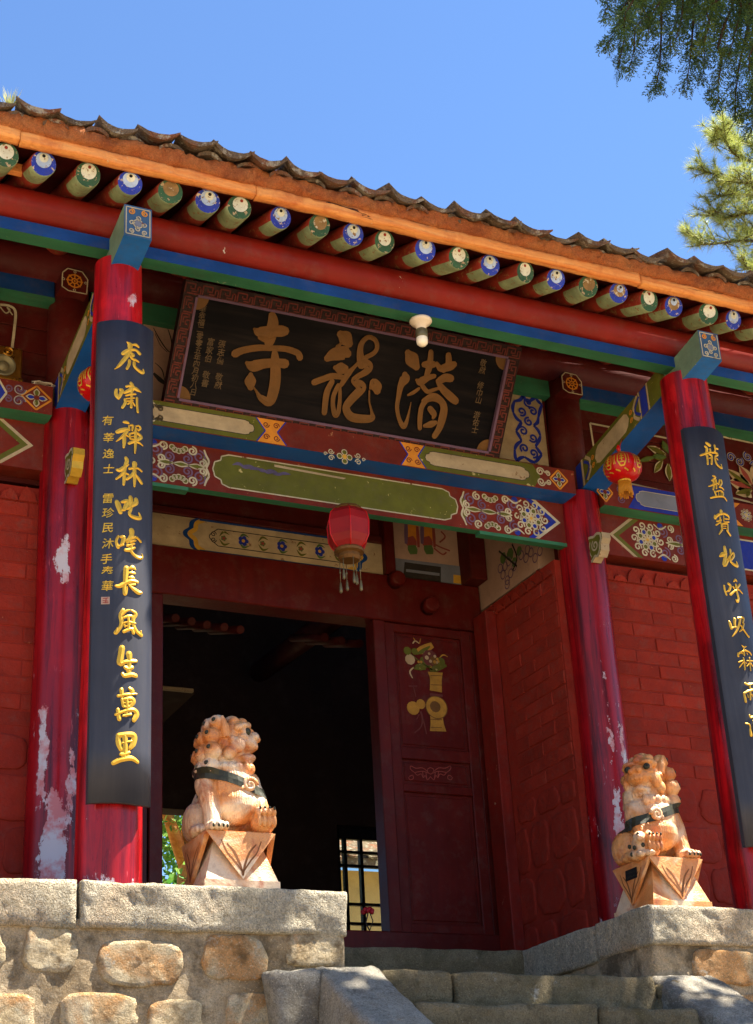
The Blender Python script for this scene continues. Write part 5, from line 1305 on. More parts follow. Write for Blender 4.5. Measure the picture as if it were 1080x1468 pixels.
# couplet boards hung on the front columns
def couplet_board(xc, z0, z1, hw, chars, label, small=None):
    yb = -0.152; cur = 0.045; th = 0.03
    t = thing('couplet_board', label, 'couplet board', (xc, yb, z0), 'pair of couplet boards on the front columns')
    mb = MB(); n = 16
    fr_ = []; bk = []
    zs2 = [z0 + (z1 - z0) * k / 10 for k in range(11)]
    def yy(u): return yb - cur * (1 - (u / hw) ** 2)
    idx = lambda i, j, b: (i * 11 + j) + (17 * 11 if b else 0)
    vs = []
    for b in (0, 1):
        for i in range(n + 1):
            u = -hw + 2 * hw * i / n
            for j in range(11):
                zz = zs2[j] + (0.012 * (1 - (u / hw) ** 2) * (1 if j == 10 else 0)) + (0.004 * fnoise((u, j, 0), 9, 2) if j in (0, 10) else 0)
                vs.append((xc + u, yy(u) + (th if b else 0), zz))
    fs = []
    for i in range(n):
        for j in range(10):
            fs.append((idx(i, j, 0), idx(i + 1, j, 0), idx(i + 1, j + 1, 0), idx(i, j + 1, 0))); fs.append((idx(i + 1, j, 1), idx(i, j, 1), idx(i, j + 1, 1), idx(i + 1, j + 1, 1)))
        fs.append((idx(i, 0, 1), idx(i + 1, 0, 1), idx(i + 1, 0, 0), idx(i, 0, 0))); fs.append((idx(i, 10, 0), idx(i + 1, 10, 0), idx(i + 1, 10, 1), idx(i, 10, 1)))
    for j in range(10):
        fs.append((idx(0, j, 0), idx(0, j + 1, 0), idx(0, j + 1, 1), idx(0, j, 1))); fs.append((idx(n, j, 1), idx(n, j + 1, 1), idx(n, j + 1, 0), idx(n, j, 0)))
    mb.add(vs, fs, 0, False)
    for k in range(n * 22): mb.sm[k] = True
    mb.build('board', M['couplet'], t)
    warp = lambda u, v: cur * (1 - min(1.0, ((u) / hw) ** 2))
    YP = yb - cur * .7
    for view, strokes in chars:
        P = Paint((xc, yb, 0), warp=warp)
        for k, st in enumerate(strokes):
            pts = []
            for (x_, y_, w_) in st:
                q_ = atY(view[0] + x_ * view[2], view[1] + y_ * view[2], YP)
                pts.append((q_.x - xc, q_.z, w_ * view[2] * .0042))
            P.ribbon(pts, 0, .0015 + .0003 * k, h=.004, sub=5)
        P.build('brush_character', M['gold'], t)
    if small:
        for (ch, px, py, sz) in small:
            P = Paint((xc, yb, 0), warp=warp); q_ = atY(px, py, YP)
            put_glyph(P, ch, q_.x - xc, q_.z, sz, .002, 0, .12); P.build('small_character', M['gold'], t)
    return t
sm = [('有', 155, 602), ('莘', 156, 627), ('逸', 156, 650), ('士', 156, 672), ('雷', 155, 714), ('珍', 155, 735), ('民', 155, 756), ('沐', 155, 779), ('手', 153, 801), ('奉', 154, 819), ('華', 154, 840)]
a = atY(128, 1150, -.17); b = atY(217, 1155, -.17); c = atY(140, 455, -.17)
XL = (a.x + b.x) / 2; HW = .142
tL = couplet_board(XL, .295, 2.715, HW, LEFT, 'blue-black couplet board of eleven gold characters and a red seal, on the left column', [(ch, x_, y_, .052) for ch, x_, y_ in sm])
q_ = atY(152, 860, -.19); P = Paint((XL, -.152, 0), warp=lambda u, v: .045 * (1 - (u / HW) ** 2))
P.poly([(q_.x - XL - .018, q_.z - .018), (q_.x - XL + .018, q_.z - .018), (q_.x - XL + .018, q_.z + .018), (q_.x - XL - .018, q_.z + .018)], 0, .002)
for k in range(3): P.ribbon([(q_.x - XL - .012, q_.z + (k - 1) * .01, .004), (q_.x - XL + .012, q_.z + (k - 1) * .01 + rnd.uniform(-.004, .004), .004)], 1, .003)
P.ribbon([(q_.x - XL, q_.z - .013, .004), (q_.x - XL + .003, q_.z + .013, .004)], 1, .003)
P.build('red_seal', [M['pink'], M['dullred']], tL)
XR = atY(980, 605, -.16).x + HW
tR = couplet_board(XR, .285, 2.74, HW, RIGHT, 'charcoal couplet board with gold characters on the right column, cut by the picture edge', None)

# ------------------------------------------------------------------ name board under the eave
pb0 = Vector((0.583, 1.0, 2.937)); pb1 = Vector((2.79, 1.0, 2.925)); ptop = Vector((0.525, 0.57, 3.567))
BU = Vector((1, 0, 0)); BV = (Vector((pb0.x, ptop.y, ptop.z)) - pb0).normalized(); BHt = (Vector((pb0.x, ptop.y, ptop.z)) - pb0).length; BW = 2.207
BN = BU.cross(BV)
pl = thing('name_board', 'large dark wooden name board with three bronze characters in a red key-pattern frame', 'sign board', (1.66, 1.0, 2.93))
OX = Vector((pb0.x - .022, pb0.y, pb0.z))
def bp(u, v, h): return OX + BU * u + BV * v + BN * h
def slab(mb, u0, u1, v0, v1, h0, h1):
    vs = [bp(u0, v0, h0), bp(u1, v0, h0), bp(u1, v1, h0), bp(u0, v1, h0), bp(u0, v0, h1), bp(u1, v0, h1), bp(u1, v1, h1), bp(u0, v1, h1)]
    mb.add(vs, [(0, 3, 2, 1), (4, 5, 6, 7), (0, 1, 5, 4), (2, 3, 7, 6), (3, 0, 4, 7), (1, 2, 6, 5)])
FW = .085
mb = MB(); slab(mb, FW - .01, BW - FW + .01, FW - .01, BHt - FW + .01, -.03, 0.0); mb.build('board', M['plaque'], pl)
for (u0, u1, v0, v1) in ((0, BW, 0, FW), (0, BW, BHt - FW, BHt), (0, FW, FW + .001, BHt - FW - .001), (BW - FW, BW, FW + .001, BHt - FW - .001)):
    mb = MB(); slab(mb, u0, u1, v0, v1, -.035, .022); f_ = mb.build('frame_rail', M['frame_red'], pl)
    P = Paint(OX, U=BU, V=BV)
    horiz = (u1 - u0) > (v1 - v0); L = (u1 - u0) if horiz else (v1 - v0); n = int(round(L / .105)); w = L / n; h = FW - .026
    for k in range(n):
        # interlocking key pattern
        path = [(0.0, .12), (0.0, .95), (.56, .95), (.56, .45), (.30, .45), (.30, .62)]
        path2 = [(.16, .0), (.16, .72)] ; path3 = [(.16, .0), (.92, .0), (.92, .72), (.74, .72), (.74, .22), (.42, .22)]
        for pth in (path, path3):
            for (a, b), (c, d) in zip(pth, pth[1:]):
                A_ = (w * (k + .04 + a * .96), .013 + b * h); B_ = (w * (k + .04 + c * .96), .013 + d * h)
                if not horiz: A_ = (A_[1], A_[0]); B_ = (B_[1], B_[0])
                dx_ = B_[0] - A_[0]; dy_ = B_[1] - A_[1]; l_ = math.hypot(dx_, dy_) or 1; ex = .004
                A_ = (A_[0] - dx_ / l_ * ex, A_[1] - dy_ / l_ * ex); B_ = (B_[0] + dx_ / l_ * ex, B_[1] + dy_ / l_ * ex)
                P.ribbon([(u0 + A_[0], v0 + A_[1], .0085), (u0 + B_[0], v0 + B_[1], .0085)], 0, .0245)
    P.build('key_pattern', M['meander'], f_)
for (u0, u1, v0, v1) in ((FW, BW - FW, FW - .012, FW + .002), (FW, BW - FW, BHt - FW - .002, BHt - FW + .012), (FW - .012, FW + .002, FW + .003, BHt - FW - .003), (BW - FW - .002, BW - FW + .012, FW + .003, BHt - FW - .003)):
    mb = MB(); slab(mb, u0, u1, v0, v1, .0, .029); mb.build('frame_moulding', M['purple'], pl)
for (u, v, a0) in ((FW, FW, 0), (BW - FW, FW, 1), (BW - FW, BHt - FW, 2), (FW, BHt - FW, 3)):
    P = Paint(OX, U=BU, V=BV); n = 7
    P.poly([(u, v)] + [(u + .075 * math.cos(a0 * PI / 2 + PI / 2 * k / n), v + .075 * math.sin(a0 * PI / 2 + PI / 2 * k / n)) for k in range(n + 1)], 0, .005)
    P.build('corner_fan', M['bronze'], pl)
def on_board(px, py):
    d = ray(px, py); t = (OX - CAMP).dot(BN) / d.dot(BN); q = CAMP + d * t - OX
    return (q.dot(BU), q.dot(BV))
for view, strokes in NAME:
    P = Paint(OX, U=BU, V=BV)
    for k, st in enumerate(strokes):
        P.ribbon([(*on_board(view[0] + x_ * view[2], view[1] + y_ * view[2]), w_ * view[2] * .0043) for x_, y_, w_ in st], 0, .006 + .0005 * k, h=.0035, sub=6)
    P.build('brush_character', M['bronze'], pl)
def text_col(chars, p0, p1, size):
    n = len(chars)
    for k, ch in enumerate(chars):
        if ch == ' ': continue
        t = k / max(1, n - 1); px = p0[0] + (p1[0] - p0[0]) * t; py = p0[1] + (p1[1] - p0[1]) * t
        P = Paint(OX, U=BU, V=BV); u, v = on_board(px, py); put_glyph(P, ch, u, v, size, .003, 0, .1); P.build('small_character', M['dimbronze'], pl)
text_col('坤華幸福二零零五年四月初八日', (292, 432), (277, 562), .042)
text_col('富家伯 敬書', (302, 490), (294, 549), .046)
text_col('張志儒 敬獻', (318, 493), (313, 552), .046)
text_col('敬獻 修巾山 游佑士', (693, 520), (681, 616), .046)

# ------------------------------------------------------------------ lanterns, lamp, loudspeaker
def six_lantern(c):
    t = thing('palace_lantern', 'faded red six-sided lantern with beaded tassels before the green beam', 'lantern', c)
    x, y, z = c
    mb = MB(); n = 6
    def hexr(prof, m, mi=0, nn=6, ph=.2):
        b = len(m.v)
        for r_, zz in prof:
            for k in range(nn): m.v.append((x + r_ * math.cos(ph + 2 * PI * k / nn), y + r_ * math.sin(ph + 2 * PI * k / nn), z + zz))
        for i in range(len(prof) - 1):
            for k in range(nn): m.f.append((b + i * nn + k, b + i * nn + (k + 1) % nn, b + (i + 1) * nn + (k + 1) % nn, b + (i + 1) * nn + k)); m.m.append(mi); m.sm.append(False)
    hexr([(.075, -.115), (.105, -.08), (.125, -.04), (.130, .05), (.118, .10), (.085, .135)], mb)
    mb.build('gauze_body', M['lantern'], t)
    mb = MB()
    for k in range(6):
        a = .2 + 2 * PI * k / 6
        mb.tube([(x + r_ * 1.012 * math.cos(a), y + r_ * 1.012 * math.sin(a), z + zz) for r_, zz in [(.075, -.115), (.105, -.08), (.125, -.04), (.130, .05), (.118, .10), (.085, .135)]], .0035, 6)
    mb.build('rib', M['lantern2'], t)
    mb = MB(); hexr([(.0, .152), (.08, .15), (.09, .135), (.085, .13)], mb, 0, 12); mb.build('top_cap', M['bronze'], t)
    mb = MB(); hexr([(.080, -.108), (.088, -.118), (.085, -.132), (.062, -.14), (.066, -.16), (.055, -.178), (.0, -.18)], mb, 0, 16); o = mb.build('base_ring', M['bronze'], t)
    for k in range(6):
        a = .45 + 2 * PI * k / 6; bx, by = x + .058 * math.cos(a), y + .058 * math.sin(a); L = .05 + .03 * (k % 3)
        mb = MB(); mb.tube([(bx, by, z - .175), (bx, by, z - .19 - L)], .0022, 5)
        mb.ell((bx, by, z - .20 - L * .4), (.006, .006, .008), 8); mb.lathe([(.001, 0), (.006, -.012), (.009, -.04), (.010, -.062), (.004, -.07), (.0, -.071)], (bx, by, z - .19 - L), 8)
        mb.build('tassel', M['olivebrass'], t)
    mb = MB(); mb.tube([(x, y, z + .145), (x, y, z + .162), (x, y + .03, z + .168), (x, LY + .005, z + .16)], .004, 6); mb.build('hook', M['black'], t)
p = atY(499.5, 763, .80); six_lantern((p.x, .80, p.z))
def round_lantern(c, label, top):
    t = thing('round_lantern', label, 'lantern', c, 'small round red lanterns on the tie beams')
    x, y, z = c; R = .118
    mb = MB(); n = 48; prof = [(.03, .088), (.06, .083), (.09, .066), (.111, .035), (.118, 0), (.111, -.035), (.09, -.066), (.06, -.083), (.035, -.088)]
    b = 0
    for r_, zz in prof:
        for k in range(n):
            rr = r_ * (1 + .018 * math.cos(12 * 2 * PI * k / n)); mb.v.append((x + rr * math.cos(2 * PI * k / n), y + rr * math.sin(2 * PI * k / n), z + zz))
    for i in range(len(prof) - 1):
        for k in range(n): mb.f.append((i * n + k, i * n + (k + 1) % n, (i + 1) * n + (k + 1) % n, (i + 1) * n + k)[::-1]); mb.m.append(0); mb.sm.append(True)
    mb.build('red_body', M['lantern2'], t)
    mb = MB(); mb.lathe([(.0, .10), (.032, .10), (.036, .088), (.03, .082)], (x, y, z), 16); mb.build('top_cap', M['gold'], t)
    mb = MB(); mb.lathe([(.034, -.082), (.042, -.09), (.04, -.10), (.0, -.10)], (x, y, z), 16); mb.build('base_cap', M['gold'], t)
    mb = MB()
    for k in range(26):
        a = 2 * PI * k / 26; L = .085 + rnd.uniform(-.012, .012); mb.tube([(x + .036 * math.cos(a), y + .036 * math.sin(a), z - .097), (x + .042 * math.cos(a), y + .042 * math.sin(a), z - .10 - L)], .0045, 5)
    mb.build('fringe', M['fringe'], t)
    # gold print wrapped on the body: a framed sign on each side and vertical gold lines
    def sp(a, zz, h=.003):
        rr = .118 * math.sqrt(max(0.05, 1 - (zz / .098) ** 2)) * (1 + .018 * math.cos(12 * a)) + h; return (x + rr * math.cos(a), y + rr * math.sin(a), z + zz)
    mb = MB()
    def strip(a0, z0_, a1, z1_, w):
        n_ = 6; A = Vector((a0 * .118, z0_)); B = Vector((a1 * .118, z1_)); d = (B - A).normalized(); nn = Vector((-d.y, d.x)) * w / 2
        for k in range(n_):
            p0 = A + (B - A) * k / n_; p1 = A + (B - A) * (k + 1) / n_
            mb.face([sp((p0 + nn).x / .118, (p0 + nn).y), sp((p0 - nn).x / .118, (p0 - nn).y), sp((p1 - nn).x / .118, (p1 - nn).y), sp((p1 + nn).x / .118, (p1 + nn).y)])
    for a in (-1.15, -2.2, .4, 1.5, 2.6, -3.0):
        for (da, z0_, db, z1_) in ((-.2, .05, .2, .05), (.2, .05, .22, .0), (-.2, .05, -.22, .0), (-.12, .03, .12, .03), (-.12, .012, .12, .012), (0, .05, 0, -.005), (-.22, 0, -.1, -.035), (.22, 0, .1, -.035), (-.1, -.035, .1, -.035), (-.12, -.012, .12, -.012)): strip(a + da, z0_, a + db, z1_, .008)
        for s_ in (-1, 1): strip(a + s_ * .36, .055, a + s_ * .36, -.02, .005)
    for k in range(12): strip(2 * PI * k / 12, -.05, 2 * PI * k / 12 + .25, -.062, .008)
    tag(mb.build('gold_print', M['gold'], t), kind='stuff')
    mb = MB(); mb.tube([(x, y, z + .10), (x - .005, y, z + .14)] + ([top] if top else []), .003, 6); mb.build('cord', M['lantern2'], t)
    mb = MB(); mb.lathe([(.002, .10), (.012, .11), (.014, .13), (.004, .15)], (x - .01, y + .005, z + .01), 8); mb.build('red_knot', M['lantern2'], t)
XT = 3.50
p = atX(889, 674, XT - .095); yT = p.y
round_lantern((XT - .13, yT - .08, atX(889, 674, XT - .13).z), 'round red lantern with gold print and fringe hung from the right tie beam', (XT - .09, yT - .06, atX(889, 674, XT - .13).z + .22))
p = atX(140, 553, .02)
round_lantern((0.03, p.y - .02, p.z), 'round red lantern mostly hidden behind the left couplet board', (0.04, p.y, p.z + .2))
c = atY(604, 470, -.012)
t = thing('bulb_lamp', 'unlit white bulb in a cream ceramic holder under the eave beam', 'lamp', (c.x, -.012, 3.21))
mb = MB(); mb.lathe([(.0, 0), (.062, -.002), (.064, -.014), (.056, -.024), (.034, -.04), (.026, -.065)], (c.x, -.012, 3.212), 24); mb.build('holder', M['ceramic'], t)
mb = MB(); mb.lathe([(.026, -.062), (.034, -.07), (.034, -.115), (.030, -.12)], (c.x, -.012, 3.212), 20); mb.build('socket', M['olivebrass'], t)
mb = MB(); mb.lathe([(.031, -.116), (.033, -.135), (.030, -.155), (.018, -.168), (.0, -.172)], (c.x, -.012, 3.212), 20); mb.build('bulb', M['bulb'], t)
a = atY(0, 545, 1.02); b = atY(32, 500, 1.02)
zb = 2.972; x1 = atY(31, 520, 1.03).x; w = .20; h = .215
t = thing('brass_loudspeaker', 'small brass box loudspeaker with round cones standing on the left beam', 'loudspeaker', (x1 - w / 2, 1.07, zb))
mb = MB(); mb.bbox(x1 - w, x1, 1.01, 1.12, zb, zb + h, .008); mb.build('cabinet', M['brass'], t)
for (dx_, dz_, r_) in ((-.105, .085, .066), (-.085, .175, .03)):
    mb = MB(); cx, cz = x1 + dx_, zb + dz_
    n = 24; prof = [(r_, .0), (r_ * 1.02, -.012), (r_ * .88, -.014), (r_ * .5, .0), (r_ * .45, -.006), (r_ * .25, -.014), (.0, -.016)]; b0 = 0
    for r2, d_ in prof:
        for k in range(n): mb.v.append((cx + r2 * math.cos(2 * PI * k / n), 1.009 + d_, cz + r2 * math.sin(2 * PI * k / n)))
    for i in range(len(prof) - 1):
        for k in range(n): mb.f.append((i * n + k, i * n + (k + 1) % n, (i + 1) * n + (k + 1) % n, (i + 1) * n + k)); mb.m.append(0); mb.sm.append(i > 2)
    mb.build('speaker_cone', M['olivebrass'] if r_ > .05 else M['brass'], t)
mb = MB(); mb.bbox(x1 - w - .005, x1 + .005, .998, 1.12, zb - .002, zb + .02, .004); mb.build('foot_plate', M['brass'], t)
# loose cable coil beside it
a = atY(62, 548, 1.05); mb = MB()
pts = [(a.x + .06 * math.cos(k * .7) + .01 * math.sin(k * 1.9), 1.06 + .02 * math.sin(k * 1.1), zb + .012 + .018 * (math.sin(k * .7) + 1)) for k in range(30)] + [(x1 - .005, 1.1, zb + .03)]
mb.tube(pts, .004, 5)
tag(mb.build('loose_cable', M['ceramic']), 'loose loops of pale cable lying beside the brass loudspeaker', 'cable')
# ------------------------------------------------------------------ guardian lions
def lion_mesh(sgn):
    """seated guardian lion, chest to -Y, head turned to sgn * X; pedestal top is z = .255; one continuous mesh"""
    m = MB()
    def E(c, r_, rot=None, n=14): m.ell((c[0] * sgn, c[1], c[2]), r_, n, 0, rot)
    def T(pts, rad, n=12): m.tube([(p[0] * sgn, p[1], p[2]) for p in pts], rad, n)
    E((0, .08, .37), (.145, .125, .125)); E((-.125, .085, .345), (.06, .10, .095)); E((.125, .085, .345), (.06, .10, .095))       # haunches
    E((0, .03, .46), (.128, .115, .17)); E((.005, -.045, .47), (.112, .095, .125)); E((.015, -.06, .40), (.112, .092, .10))      # trunk, chest, belly
    E((-.105, -.01, .50), (.055, .06, .075)); E((.105, -.01, .50), (.055, .06, .075))                                              # shoulders
    T([(-.10, -.02, .52), (-.108, -.055, .43), (-.105, -.085, .34), (-.105, -.10, .275)], [.052, .047, .040, .042])                  # straight foreleg
    E((-.105, -.125, .278), (.050, .058, .030))
    for k in range(4): E((-.138 + k * .022, -.172 - (.008 if k in (1, 2) else 0), .272), (.0125, .022, .021))
    T([(.10, -.02, .51), (.118, -.07, .42), (.122, -.105, .35)], [.052, .046, .046])                                                 # raised foreleg
    E((.122, -.125, .305), (.058, .054, .054))
    for k in range(4): E((.086 + k * .024, -.160 - (.006 if k in (1, 2) else 0), .345), (.0135, .030, .026)); E((.086 + k * .024, -.176, .305), (.0115, .012, .03))
    E((-.14, .0, .285), (.045, .075, .032)); E((.14, .02, .285), (.045, .07, .032))                                                 # hind paws
    for k in range(4): E((-.17 + k * .02, -.065, .278), (.011, .018, .018))
    T([(-.05, .19, .33), (-.08, .22, .42), (-.05, .215, .50), (-.01, .19, .53)], [.035, .04, .034, .016])                            # tail
    E((0, .03, .60), (.125, .115, .11)); E((0, .02, .555), (.13, .12, .06))                                                        # neck
    hc = Vector((.012, -.008, .700)); ang = math.radians(58); f = Vector((math.sin(ang), -math.cos(ang), .06)).normalized(); s_ = Vector((math.cos(ang), math.sin(ang), 0)); u = Vector((0, 0, 1))
    def H(a, b, c, r_, n=14):      # forward, sideways, up
        p = hc + f * a + s_ * b + u * c
        R3 = Matrix((f, s_, u)).transposed()
        if sgn < 0: R3 = Matrix(((-1, 0, 0), (0, 1, 0), (0, 0, 1))) @ R3
        m.ell((p.x * sgn, p.y, p.z), r_, n, 0, R3)
        return p
    H(0, 0, 0, (.10, .097, .105)); H(.025, 0, .06, (.07, .08, .05))
    H(.082, 0, -.012, (.050, .070, .046)); H(.112, 0, .020, (.030, .036, .024)); H(.128, .022, .012, (.016, .018, .016)); H(.128, -.022, .012, (.016, .018, .016))
    for k in range(7):
        b = -.066 + .022 * k; H(.118 - 9 * b * b, b, -.026 + 4 * b * b * (1 if k % 2 else .6), (.018, .015, .016), 10)       # curled upper lip
    H(.070, 0, -.082, (.050, .054, .022)); H(.100, 0, -.078, (.022, .036, .016)); H(.045, 0, -.10, (.05, .05, .03))       # jaw, chin
    for k in range(5): H(.092 - 6 * (-.04 + .02 * k) ** 2, -.04 + .02 * k, -.098, (.014, .012, .022), 8)                   # beard tuft
    for b in (-1, 1):
        H(.078, b * .046, .062, (.030, .042, .017)); H(.060, b * .078, .052, (.022, .022, .020)); H(.074, b * .056, .008, (.028, .032, .018)); H(.080, b * .052, .032, (.020, .026, .024))
        H(.05, b * .080, -.032, (.042, .026, .040)); H(.02, b * .088, -.065, (.034, .024, .034)); H(.03, b * .092, -.005, (.018, .018, .018))
        p0 = hc + f * .005 + s_ * b * .088 + u * .01; p1 = hc - f * .012 + s_ * b * .108 + u * .112
        T([tuple(p0), tuple(p0.lerp(p1, .5)), tuple(p1)], [.024, .022, .005], 8)
    H(.055, 0, .100, (.030, .028, .020)); H(.085, 0, .078, (.02, .022, .02)); H(.01, 0, .115, (.035, .035, .022)); H(.03, .045, .098, (.025, .025, .02)); H(.03, -.045, .098, (.025, .025, .02))
    curls = []
    for row, (zz, rr, cnt) in enumerate(((.085, .078, 5), (.020, .112, 6), (-.055, .125, 6), (-.125, .118, 6))):
        for k in range(cnt):
            a = -1.22 + 2.44 * k / (cnt - 1) + (0.12 if row % 2 else 0)
            d = -f * math.cos(a) + s_ * math.sin(a)
            p = hc + d * rr + u * zz - f * .012
            m.ell((p.x * sgn, p.y, p.z), (.043, .043, .043), 12)
            pass
            dn = (d + u * .35).normalized(); w1 = dn.cross(Vector((0, 0, 1))).normalized(); w2 = dn.cross(w1)
            T([tuple(p + dn * .034 + (w1 * math.cos(q_ * PI / 5) + w2 * math.sin(q_ * PI / 5)) * .021) for q_ in range(11)], .0075, 6)
            curls.append((p, dn))
    for k in range(5):       # beard on the chest
        a = -1.0 + .5 * k; p = Vector((.02 + .075 * math.sin(a), -.075 - .03 * math.cos(a), .565)); m.ell((p.x * sgn, p.y, p.z), (.022, .02, .028), 8)
    me = bpy.data.meshes.new('t'); me.from_pydata(m.v, [], m.f); me.update()
    o = bpy.data.objects.new('t', me); COL.objects.link(o)
    md = o.modifiers.new('r', 'REMESH'); md.mode = 'VOXEL'; md.voxel_size = .0036; md.use_smooth_shade = True
    sm_ = o.modifiers.new('s', 'SMOOTH'); sm_.iterations = 1; sm_.factor = .5
    dg = bpy.context.evaluated_depsgraph_get(); dg.update()
    out = bpy.data.meshes.new_from_object(o.evaluated_get(dg)); out.name = 'lion_body'
    bpy.data.objects.remove(o)
    out.materials.clear(); out.materials.append(M['lion'])
    out.polygons.foreach_set('use_smooth', [True] * len(out.polygons))
    return out, curls, hc, f, s_, u
def make_lion(x, y, sgn, label, cub=False):
    z0 = PZ + .003
    t = thing('stone_lion', label, 'stone lion', (x, y, z0), 'pair of stone lions beside the steps')
    me, curls, hc, f, s_, u = lion_mesh(sgn)
    inst('lion_body', me, t, (x, y, z0))
    tree = BVHTree.FromPolygons([v.co.copy() for v in me.vertices], [list(p.vertices) for p in me.polygons])
    W = Vector((x, y, z0))
    def mir(p): return Vector((p.x * sgn, p.y, p.z))
    # eyes, dark balls standing in for shade in the drilled curls
    for b in (-.057, .057):
        p = mir(hc + f * .094 + s_ * b * .95 + u * .034) + W; mb = MB(); mb.ell(p, (.0185, .0185, .0185), 12); o = mb.build('eye', M['strap'], t)
        mb = MB(); q_ = p + mir(f * .9 + s_ * (.45 if b > 0 else -.45)).normalized() * .012; mb.ell(q_, (.008, .008, .008), 8); mb.build('pupil', M['black'], o)
    for p, d in curls:
        q_, nrm, _, _ = tree.ray_cast(mir(p + d * .12), -mir(d))
        if q_ is None: continue
        mb = MB(); mb.ell(W + q_ - nrm * .003, (.0115, .0115, .0115), 8); mb.build('curl_shade', M['strap'], t)
    # harness strap that follows the body
    mb = MB(); n = 40; ring = []
    for k in range(n):
        a = 2 * PI * k / n; zc = .495 + (-.05 * math.cos(a - .0) if True else 0)
        row = []
        for dz_ in (-.026, 0, .026):
            zz = zc + dz_ + .0; d = Vector((math.cos(a), math.sin(a), 0))
            org = Vector((.0 + d.x * .3, .0 + d.y * .3, zz)); hit, nr, _, _ = tree.ray_cast(mir(org) if True else org, mir(-d))
            hit = hit if hit is not None else mir(Vector((d.x * .13, d.y * .12, zz)))
            row.append(W + hit + mir(d) * .0045)
        ring.append(row)
    # smooth the ring so that it bridges hollows
    for it in range(2):
        for j in range(3):
            R0 = [r_[j].copy() for r_ in ring]
            for k in range(n):
                av = (R0[k - 1] + R0[(k + 1) % n]) * .5; c_ = W + Vector((0, 0, R0[k].z - W.z))
                if (av - c_).length > (R0[k] - c_).length: ring[k][j] = av
    for k in range(n):
        a, b = ring[k], ring[(k + 1) % n]
        for j in range(2): mb.face([a[j], b[j], b[j + 1], a[j + 1]], 0, True)
    mb.build('harness_strap', M['strap'], t)
    # bell knot on the chest, where the strap dips
    kp = Vector((.055, -.16, .492)); hit, nr, _, _ = tree.ray_cast(mir(Vector((.06, -.4, .478))), Vector((0, 1, 0)))
    c = W + (hit if hit is not None else mir(kp))
    mb = MB()
    pts = [(c.x + sgn * r_ * math.cos(a), c.y - .008 - .006 * (1 - r_ / .034), c.z + r_ * math.sin(a)) for a, r_ in [(k * .55, .034 * (1 - k / 22)) for k in range(20)]]
    mb.tube(pts, [.0125 - .0003 * k for k in range(20)], 8); mb.ell((c.x, c.y - .002, c.z), (.03, .012, .03), 12); mb.tube([(c.x - sgn * .03, c.y - .006, c.z - .01), (c.x - sgn * .07, c.y + .002, c.z - .03)], [.014, .006], 8)
    mb.build('bell_knot', M['lion'], t)
    for k in range(4):   # dark claws
        for (cx, cy, cz) in ((-.138 + k * .022, -.192 - (.008 if k in (1, 2) else 0), .268), (.088 + k * .023, -.186, .362)):
            mb = MB(); p = W + mir(Vector((cx, cy, cz))); mb.ell(p, (.006, .006, .009), 8); mb.build('claw', M['strap'], t)
    # pedestal
    mb = MB()
    def fr(b, h0, tp, h1):
        vs = [(x + sx * b, y + sy * b, z0 + h0) for sx, sy in ((-1, -1), (1, -1), (1, 1), (-1, 1))] + [(x + sx * tp, y + sy * tp, z0 + h1) for sx, sy in ((-1, -1), (1, -1), (1, 1), (-1, 1))]
        mb.add(vs, [(0, 1, 5, 4), (1, 2, 6, 5), (2, 3, 7, 6), (3, 0, 4, 7), (4, 5, 6, 7), (3, 2, 1, 0)])
    fr(.178, 0, .178, .032); fr(.172, .032, .104, .238); fr(.152, .238, .158, .255)
    ped = mb.build('pedestal', M['pedestal'], t)
    for k in range(4):
        a = k * PI / 2; cs, sn = math.cos(a), math.sin(a)
        def rt(px, py, pz): return (x + px * cs - py * sn, y + px * sn + py * cs, z0 + pz)
        mb = MB(); A = [(-.166, -.166, .250), (.166, -.166, .250), (0, -.184, .036)]; B = [(-.15, -.14, .244), (.15, -.14, .244), (0, -.165, .044)]
        mb.add([rt(*p) for p in A + B], [(0, 2, 1), (0, 1, 4, 3), (1, 2, 5, 4), (2, 0, 3, 5)])
        fl = mb.build('cloth_flap', M['pedestal'], ped)
        U = Vector((cs, sn, 0)); nf = (Vector(rt(*A[1])) - Vector(rt(*A[0]))).cross(Vector(rt(*A[2])) - Vector(rt(*A[0]))).normalized(); V = (Vector(rt(0, -.166, .250)) - Vector(rt(*A[2]))).normalized()
        P = Paint(Vector(rt(*A[2])), U=U, V=V); P.N = P.N if P.N.dot(Vector((sn, -cs, 0))) > 0 else -P.N
        for s2 in (-1, 1):
            P.ribbon([(0, .015, .008), (s2 * .010, .06, .010), (s2 * .035, .12, .009), (s2 * .07, .16, .005)], 0, .001)
            P.ribbon([(0, .03, .007), (s2 * .04, .085, .007), (s2 * .07, .12, .006), (s2 * .095, .175, .004)], 0, .001)
            pass
        P.build('leaf_carving', M['carve'], fl)
        if cub and k == 3:
            P = Paint(Vector(rt(*A[2])), U=U, V=V); P.N = P.N if P.N.dot(Vector((sn, -cs, 0))) > 0 else -P.N
            P.poly([(-.045, .13), (.06, .13), (.06, .185), (-.045, .185)], 0, .002)
            for r_ in range(2):
                for k2 in range(6): P.ribbon([(-.04 + k2 * .016, .143 + r_ * .022, .003), (-.030 + k2 * .016, .151 + r_ * .022 - .006 * (k2 % 2), .003)], 1, .003)
            P.build('dark_label', [M['black'], M['strap']], fl)
